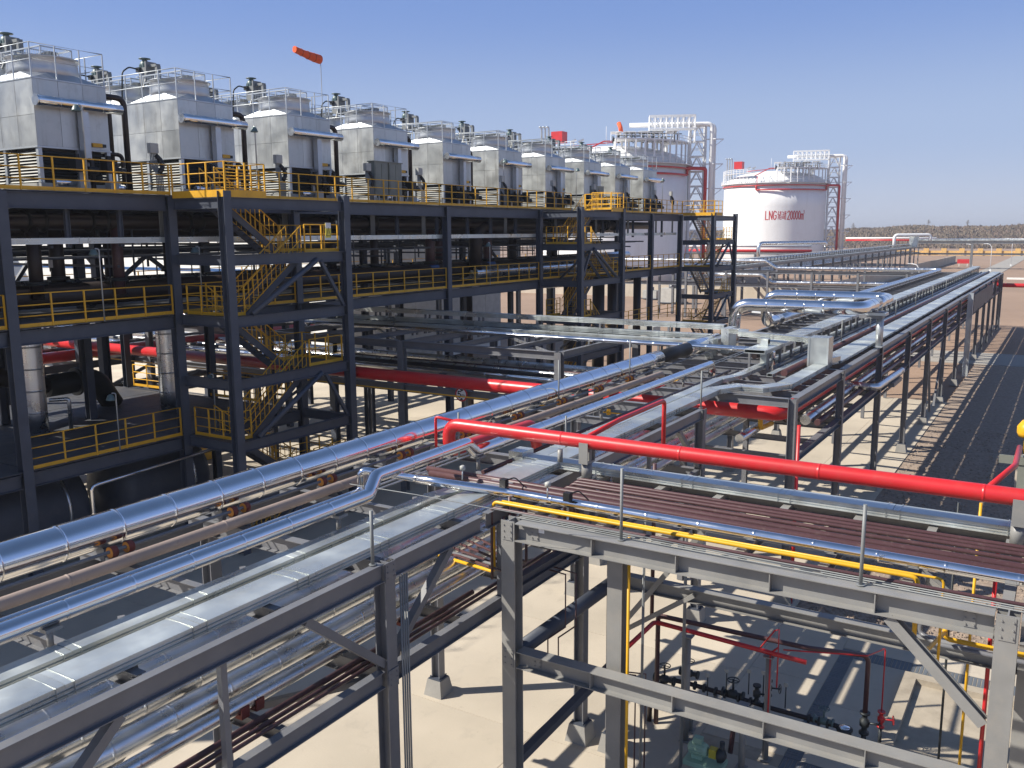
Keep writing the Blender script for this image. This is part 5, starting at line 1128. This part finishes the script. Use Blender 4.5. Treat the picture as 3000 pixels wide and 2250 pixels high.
for k, (x, z, yl, wd) in enumerate(((38.9,7.42,14.2,.5),(40.0,7.6,13.9,.4),(40.1,8.06,13.3,.5))):
    tr_ = tray(['lowest', 'middle', 'highest'][k] + ' of three cable trays crossing from the side rack', [(x,72,z),(x,yl,z)], wd, .22, panel=2.4)
    b = MB(); y = 16
    while y < 60: b.bar((x-.2,y,7.0),(x-.2,y,z),.09,.09); b.bar((x+.2,y,7.0),(x+.2,y,z),.09,.09); y += 3.6
    b.build('stand', 'rack_steel', tr_)
for k, (x, r_, m, z) in enumerate(((35.1,.11,'alu',5.5),(35.45,.09,'alu',5.5),(36.6,.16,'alu',5.55),(37.3,.2,'dark_brown',5.6),(38.4,.16,'alu_dull',5.55),(39.4,.12,'brown_paint',5.5),(40.3,.2,'alu_dull',5.6))):
    pipe('insulated_pipe' if 'alu' in m else 'brown_pipe', ORD[k] + ' pipe on the lower tier of the side rack, counted from the red main', 'pipe', [(x,72,z),(x,15.2,z)], r_, m, seam=1.3)
pipe('gas_pipe', 'yellow pipe beside the red main on the side rack', 'pipe', [(32.4,70,6.1),(32.4,15.5,6.1),(32.4,15.5,5.2)], .085, 'gas_yellow', .2)
pipe('gas_pipe', 'thin yellow pipe below the red main on the side rack', 'pipe', [(31.2,70,5.55),(31.2,14,5.55)], .03, 'gas_yellow')
pipe('gas_pipe', 'short yellow elbow pipe under the jogged red main', 'pipe', [(31.2,12.5,6.55),(31.2,8.4,6.55)], .07, 'gas_yellow'); pipe('gas_pipe', 'yellow bent drop pipe below the red main at the jog', 'pipe', [(32.0,9.2,6.0),(32.0,9.2,5.4),(33.5,9.2,5.3)], .09, 'gas_yellow', .25)
sg = thing('height_sign', 'round red rimmed five metre clearance sign on the shaded beam', 'sign', (33.3, 23.3, 4.9))
cx_, cy_, cz_ = 33.2, 23.35, 5.2
MB().lathe((cx_,cy_,cz_), [(.33,0),(.33,.03)], 32, 'X').build('rim', 'red_paint', sg); MB().lathe((cx_-.006,cy_,cz_), [(.265,0),(.265,.005)], 32, 'X').build('face', 'tag_white', sg)
b = MB(); xx = cx_-.01
def tri(b, pts): b.add([(xx, cy_-u, cz_+v) for u, v in pts], [list(range(len(pts)))])
tri(b, [(-.1,.24),(.04,.15),(.14,.22),(.08,.25),(0,.258)]); tri(b, [(-.1,-.24),(0,-.258),(.1,-.24),(.04,-.15)])
def stroke(b, pl_, hw):
    for (a, c), (d, e) in zip(pl_, pl_[1:]):
        L = math.hypot(d-a, e-c); nx_, ny_ = -(e-c)/L*hw, (d-a)/L*hw; ex, ey = (d-a)/L*hw*.7, (e-c)/L*hw*.7
        tri(b, [(a-ex+nx_,c-ey+ny_),(a-ex-nx_,c-ey-ny_),(d+ex-nx_,e+ey-ny_),(d+ex+nx_,e+ey+ny_)]); 
xx = cx_-.012
stroke(b, [(-.01,.14),(-.16,.14),(-.17,.02),(-.09,.045),(-.02,-.01),(-.02,-.09),(-.09,-.14),(-.19,-.11)], .026)
stroke(b, [(.05,-.1),(.05,-.01),(.09,.005),(.12,-.02),(.12,-.1)], .011); stroke(b, [(.12,-.02),(.16,.005),(.19,-.02),(.19,-.1)], .011)
b.build('lettering', 'black', sg)
# silver dogleg under the far rack edge
pipe('insulated_pipe', 'silver dogleg pipe poking out under the far rack edge', 'pipe', [(46,9.2,5.6),(42.7,8.6,5.55),(42.7,7.05,5.5),(48.6,6.9,5.5)], .16, 'alu_dull', .3, 1.0); b = MB().box(45.5,47.8,6.75,7.05,5.1,5.3).bar((45.4,7.4,4.6),(47,6.9,5.1),.08,.08); tag(b.build('bracket', 'rack_steel'), 'bracket holding the silver dogleg pipe', 'bracket')
# yellow column at the right edge
yv = thing('gas_riser', 'fat yellow curved gas fitting at the right picture edge on a concrete block', 'pipe', (50, 1.0, 0)); MB().tube([(48.6,1.1,1.9),(48.6,1.1,4.6)], .18, 16).lathe((48.6,1.1,3.0),[(.42,-.3),(.5,-.1),(.5,.2),(.3,.5)],20).build('pipe_body', 'gas_yellow', yv); MB().box(48.2,49.0,.6,1.5,-.1,1.9).build('block', 'concrete', yv)
# ------------------------------------------------------------------ background racks
r5 = thing('pipe_rack', 'low cross rack behind the far rack end, under the two dogleg silver pipes', 'pipe rack', (128, 38, 0))
for y in (18,24,30,36,42,48,54,60):
    for x in (126, 130.5): b = MB(); col_h(b, x, y, 0, 6.95 if x > 130 else 6.9, .3, 'x'); b.build('column', 'rack_steel', r5)
for x in (126, 130.5):
    for z in (6.95, 5.05): MB().ibeam((x,15.3,z-.15),(x,61,z-.15), .3, .24, .02).build('beam', 'rack_steel', r5)
r6 = thing('pipe_rack', 'distant long rack running into depth in front of the lettered tank', 'pipe rack', (230, 47, 0))
x = 131.0; xs6 = []
while x < 330: xs6.append(x); x += 9
for x in xs6:
    for y in (44, 52): b = MB(); col_h(b, x, y, 0, 6.8, .34, 'x'); b.build('column', 'rack_steel', r6)
for y in (44, 52):
    for z in (7.05, 5.3): MB().ibeam((131,y,z-.2),(330,y,z-.2), .4, .3, .03).build('beam', 'rack_steel', r6)
b = MB()
for x in xs6:
    for q in range(3): b.bar((x+q*3,44.1,6.85),(x+q*3,51.9,6.85),.2,.2); b.bar((x+q*3,44.1,5.1),(x+q*3,51.9,5.1),.2,.2)
b.build('cross_member', 'rack_steel', r6)
for k, (y, z, wd, h_) in enumerate(((45.0,7.1,.9,.12),(46.5,7.9,1.0,.16),(47.8,7.1,.7,.14))): 
    tr_ = tray(ORD[k] + ' tray on the distant long rack from its near edge', [(131,y,z),(326,y,z)], wd, h_, panel=9)
    if k == 1:
        b = MB(); x = 132
        while x < 325: b.bar((x,46.1,7.0),(x,46.1,7.9),.12,.12); x += 2.2
        b.build('stand', 'rack_steel', tr_)
for k, y in enumerate((49.0, 50.2)): pipe('insulated_pipe', ORD[k] + ' silver pipe along the distant long rack', 'pipe', [(131,y,7.4),(300,y,7.4)], .3, 'alu_dull')
for k, (y, z, r_) in enumerate(((45.5,5.6,.25),(47.2,5.6,.3),(49.5,5.6,.25))): pipe('insulated_pipe', ORD[k] + ' lower tier pipe of the distant long rack', 'pipe', [(131,y,z),(320,y,z)], r_, 'alu_dull')
pipe('insulated_pipe', 'white pipe hoop rising at the distant rack beside the lettered tank', 'pipe', [(180,53,4.0),(180,53,9.4),(180,38,9.4)] if False else [(190,56.5,5),(190,56.5,10.0),(204,46,10.0),(204,46,9.0)], .4, 'alu_dull', 1.2)
pipe('insulated_pipe', 'small silver pipe hoop at the far end of the distant rack', 'pipe', [(318,50,6),(318,50,11),(324,40,11),(324,40,9)], .5, 'white_steel', 1.2)
b = MB().box(322,325,43.5,46,7,10.6); tag(b.build('tray_riser', 'galv'), 'galvanised duct box at the far end of the distant rack', 'duct box')
r7 = thing('pipe_rack', 'distant grey rack crossing the right background on tall pillars', 'pipe rack', (329, 0, 0))
for y in (46.5, 28.0, 7.5, -13, -34):
    b = MB(); col_h(b, 329, y, 0, 8.0, .7, 'x'); b.build('column', 'rack_steel', r7)
for z, h_ in ((8.8,.7),(5.1,.6)): MB().ibeam((329,47,z-.35),(329,-70,z-.35), h_, .5, .05).build('beam', 'rack_steel', r7)
for z, h_ in ((8.8,.7),): MB().ibeam((335,47,z-.35),(335,-70,z-.35), h_, .5, .05).build('beam', 'rack_steel', r7)
b = MB()
for k in range(20): b.box(328.9,335,46-6*k,46.3-6*k,8.2,8.9)
b.build('cross_member', 'rack_steel', r7)
tray('tray on the distant right hand rack', [(331,47,9.0),(331,-70,9.0)], 1.6, .5, panel=12)
pipe('insulated_pipe', 'pipe on the distant right hand rack', 'pipe', [(333,47,9.3),(333,-70,9.3)], .4, 'alu_dull')
# red and white lines in front of the lettered tank
pipe('fire_water_main', 'long red pipe in front of the lettered tank foot', 'pipe', [(240,100,7.3),(240,57.5,7.3)], .45, 'red_paint', n=14); pipe('insulated_pipe', 'long white pipe above the red one in front of the lettered tank foot', 'pipe', [(240,100,8.7),(240,57.5,8.7)], .45, 'white_paint', n=14)
pipe('fire_water_main', 'thin red pipe at the hill foot right of the lettered tank', 'pipe', [(400,82,8.5),(400,47,8.5)], .35, 'red_paint', n=10); pipe('insulated_pipe', 'thin white pipe at the hill foot right of the lettered tank', 'pipe', [(400,82,9.4),(400,47,9.4)], .35, 'white_paint', n=10)
rr_ = thing('pipe_rack', 'low dark rack under the red and white lines before the lettered tank', 'pipe rack', (240, 75, 0))
for k in range(7): MB().box(239.6,240.4,60+6*k,60.4+6*k,0,6.4).build('column', 'rack_steel', rr_)
MB().box(239.7,240.3,57,100,6.4,6.8).build('beam', 'rack_steel', rr_)
# grey square hut and clutter in the mid distance
for k, (x, y, s_, h_, m, lab) in enumerate(((150,58,3,2.6,'wall_grey','grey ribbed equipment box under the dogleg pipes'),(158,66,2,1.6,'box_grey','small pale equipment skid beside the dike wall'),(95,40,2.2,1.8,'box_grey','grey motor skid on the sand before the nearer tank'))):
    t = thing('equipment_skid', lab, 'equipment', (x, y, 0)); MB().box(x,x+s_,y,y+s_*1.4,.15,h_).build('housing', m, t); MB().box(x-.2,x+s_+.2,y-.2,y+s_*1.4+.2,0,.15).build('skid_base', 'frame_steel', t); MB().lathe((x+s_/2,y+s_*.7,h_),[(s_*.25,0),(s_*.25,.6),(.1,.7)],14).build('stack', 'rack_steel', t)
# ================================================================== pump yard under the cross rack
YX = 19.73
for k, (x, y, h_) in enumerate(((19.72,7.22,2.75),(19.95,5.3,2.62),(19.29,5.67,1.6),(20.22,7.3,1.0))):
    t = thing('pipe_stanchion', ['grey stanchion holding the left end of the low red pipe','grey stanchion under the red tee at the middle of the yard','short grey stanchion beside the pump','low grey stanchion under the valve line'][k], 'stanchion', (x, y, 0), 'grey stanchions in the pump yard')
    MB().tube([(x,y,.02),(x,y,h_)], .075, 14).build('post', 'cross_steel', t); MB().box(x-.13,x+.13,y-.13,y+.13,0,.02).build('foot_plate', 'cross_steel', t); MB().box(x-.12,x+.12,y-.12,y+.12,h_,h_+.03).build('cap_plate', 'cross_steel', t)
lr = thing('fire_water_line', 'low red pipe with a triangular vent and drop over the pump yard', 'pipe', (19.9, 6.5, 2.7))
MB().tube([(17.6,8.2,2.82),(19.95,8.2,2.82),(19.95,4.45,2.7)], .058, 14, .15).build('pipe_body', 'red_paint', lr)
b = MB(); b.tube([(19.95,5.55,2.75),(19.95,5.2,3.3),(19.95,5.1,3.35),(19.95,5.1,2.4),(19.95,5.1,1.9)], .018, 8); b.tube([(19.95,5.25,2.75),(19.95,5.1,2.9)], .022, 8); b.tube([(19.85,5.25,2.7),(19.85,5.25,.9)], .02, 8); b.tube([(20.0,5.0,2.85),(20.9,3.3,2.75),(21.85,3.05,2.6),(21.88,3.05,.9)], .018, 8, .1); b.build('vent_branch', 'red_paint', lr)
br = thing('brown_pipe', 'brown overhead pipe dropping to a gate valve beside the concrete pit', 'pipe', (20.5, 5.5, 2.8))
MB().tube([(20.08,8.16,.0),(20.08,8.16,2.92),(20.08,8.0,2.95),(20.6,4.6,2.75),(21.75,3.5,2.35),(21.86,3.42,2.2),(21.86,3.42,.75)], .06, 14, .2).build('pipe_body', 'brown_paint', br)
def gate(x, y, z, label, ax='z', s=1.0, m='valve', wheel='side'):
    t = thing('gate_valve', label, 'valve', (x, y, z))
    b = MB(); 
    A = 'Z' if ax == 'z' else 'Y' if ax == 'y' else 'X'
    b.lathe((x,y,z), [(.13*s,-.3*s),(.13*s,-.25*s),(.07*s,-.24*s),(.07*s,-.12*s),(.12*s,-.08*s),(.12*s,.08*s),(.07*s,.12*s),(.07*s,.24*s),(.13*s,.25*s),(.13*s,.3*s)], 14, A); b.build('body', m, t)
    if wheel == 'side': 
        d = Vector((0,-1,.15)).normalized() if ax == 'z' else Vector((0,0,1))
    else: d = Vector((0,0,1))
    c = Vector((x,y,z)); MB().tube([c, c+d*.42*s], .03*s, 8).build('stem', m, t)
    u = d.cross(Vector((1,0,0))).normalized(); v = d.cross(u)
    b = MB(); ctr = c+d*.4*s; b.tube([ctr+(u*math.cos(a)+v*math.sin(a))*.16*s for a in [i*math.pi/8 for i in range(17)]], .014*s, 6)
    for i in range(4): a = i*math.pi/2; b.bar(ctr, ctr+(u*math.cos(a)+v*math.sin(a))*.16*s, .012*s, .02*s)
    b.build('handwheel', m, t); return t
gate(21.86,3.42,.55,'dark gate valve with a side handwheel beside the concrete pit', 'z', .95)
MB_ = MB().tube([(21.86,3.42,.25),(21.86,3.42,0)], .06, 10); tag(MB_.build('standpipe', 'valve'), 'short dark leg under the gate valve beside the pit', 'pipe')
gate(21.88,3.05,.75,'small red hydrant valve at the pit corner', 'z', .7, 'red_paint')
pipe('standpipe', 'dark thin standpipe under the red hydrant valve', 'pipe', [(21.88,3.05,.55),(21.88,3.05,0)], .04, 'valve')
vl = thing('valve_line', 'dark pipe line with flanges running low across the pump yard', 'pipe', (21.3, 6, .5))
b = MB(); b.tube([(20.08,8.35,.0),(20.3,8.4,.75),(20.9,8.15,.85),(21.22,7.7,.7),(21.3,6.3,.62),(21.45,5.5,.5),(21.45,4.0,.5),(21.42,3.8,.48),(21.42,3.78,.1)], .062, 12, .12); b.build('pipe_body', 'dark_brown', vl)
b = MB()
for x, y, z in ((21.22,7.55,.69),(21.24,7.3,.68),(21.26,7.0,.66),(21.28,6.75,.65),(21.3,6.4,.63),(21.33,6.1,.6),(21.4,5.75,.54),(21.45,4.65,.5),(21.45,4.4,.5),(21.45,4.2,.5)):
    b.tube([(x,y+.025,z),(x,y-.025,z)], .115, 12)
b.build('flange', 'valve', vl)
gate(20.75,8.22,.9,'gate valve with a wide handwheel at the left end of the valve line', 'y', .95)
gate(21.22,7.72,1.0,'gate valve on a raised stem behind the first one of the valve line', 'y', .85)
gate(21.3,6.55,.7,'gate valve with an upright wheel in the middle of the valve line', 'y', .95)
gate(21.35,5.95,.85,'dark stacked valve beside the middle one of the valve line', 'z', .8)
gate(21.15,5.6,1.2,'small stacked valve above the red tee of the valve line', 'z', .7)
gate(21.45,4.3,.55,'blue grey flanged valve near the right end of the valve line', 'y', .8, 'motor_green')
sv = thing('strainer', 'shiny round strainer cap at the right end of the valve line', 'strainer', (21.42, 3.8, .1)); MB().lathe((21.42,3.8,.15), [(.12,0),(.17,.08),(.17,.3),(.2,.32),(.2,.36),(.1,.4)], 16).build('body', 'valve', sv); MB().lathe((21.42,3.8,.52), [(.15,0),(.12,.03),(.03,.05)], 16).build('cap', 'alu', sv)
for k, (yy, hh) in enumerate(((7.9,.62),(7.0,.55),(6.3,.5),(4.8,.42))): tag(MB().bar((21.28,yy,0),(21.28,yy,hh),.08,.08).box(21.18,21.38,yy-.1,yy+.1,0,.02).build('pipe_prop', 'rack_steel'), ORD[k]+' short prop from the left under the valve line', 'prop', 'short props under the valve line')
for k, (x, y, z) in enumerate(((21.2,6.7,1.3),(21.2,5.75,1.5),(21.45,5.25,1.2),(21.3,6.15,1.4),(21.2,7.2,1.05))):
    t = thing('gauge', ORD[k] + ' round gauge on a thin stalk from the left in the pump yard', 'gauge', (x, y, z-.5), 'round gauges in the pump yard')
    MB().tube([(x,y,z-.6),(x,y,z)], .015, 6).build('stem', 'valve', t); MB().lathe((x-.02,y,z+.05), [(.06,-.02),(.065,0),(.06,.02)], 14, 'X').build('dial', 'box_grey', t)
pu = thing('pump', 'green and yellow pump set on a base below the front beam', 'pump', (19.0, 6.5, 0))
MB().box(18.6,19.4,5.75,7.1,0,.18).build('base_frame', 'pump_green', pu)
b = MB(); b.lathe((19.0,6.7,.52), [(.12,-.36),(.2,-.34),(.24,-.25),(.24,.2),(.2,.26),(.2,.3),(.08,.36)], 18, 'Y'); b.box(18.88,19.12,6.55,6.85,.74,.95); b.box(18.85,19.15,6.5,6.9,.18,.36); m_ = b.build('motor', 'pump_green', pu)
b = MB()
for q in range(14): a = q*2*math.pi/14; b.bar((19+.245*math.cos(a),6.48,.52+.245*math.sin(a)),(19+.245*math.cos(a),6.88,.52+.245*math.sin(a)),.02,.02)
b.build('cooling_fin', 'pump_green', m_)
MB().box(18.88,19.14,6.02,6.28,.36,.68).build('coupling_guard', 'pump_yellow', pu)
b = MB(); b.lathe((19.0,5.9,.5), [(.1,-.2),(.2,-.14),(.26,-.05),(.26,.05),(.12,.12)], 18, 'Y'); b.tube([(19.0,5.85,.5),(19.05,5.85,1.0)], .09, 10); b.build('pump_casing', 'valve', pu)
pu.scale = (.68, .68, .68)
pipe('brown_pipe', 'short brown riser behind the pump', 'pipe', [(19.3,5.95,.3),(19.35,5.9,1.0),(19.6,5.6,1.1)], .06, 'brown_paint', .15)
b = MB(); b.box(26.2,26.5,9.2,9.4,2.4,3.6); t = tag(b.build('control_box', 'box_grey'), 'grey control box strapped to a far rack column behind the cross rack', 'control box')
pipe('fire_drop_pipe', 'red drop pipe at the corner column of the far rack', 'pipe', [(29.5,7.2,6.2),(29.5,7.2,0)], .06, 'red_paint')
pipe('brown_pipe', 'brown drop pipe left of the low red pipe', 'pipe', [(20.0,8.3,6.9),(20.0,8.3,2.95)], .05, 'brown_paint')

# ================================================================== air with a little dust in it
hb = MB().box(-4300, 6300, -4300, 6300, -2.0, 46.0).build('haze', 'black')
hm = D.materials.new('haze_air'); hm.use_nodes = True; ht = hm.node_tree; ht.nodes.clear()
pv = ht.nodes.new('ShaderNodeVolumePrincipled'); pv.inputs['Color'].default_value = (0.86, 0.9, 0.98, 1); pv.inputs['Density'].default_value = 0.00028; pv.inputs['Anisotropy'].default_value = 0.2
ho = ht.nodes.new('ShaderNodeOutputMaterial'); ht.links.new(pv.outputs[0], ho.inputs['Volume'])
hb.data.materials.clear(); hb.data.materials.append(hm); stuff(hb)
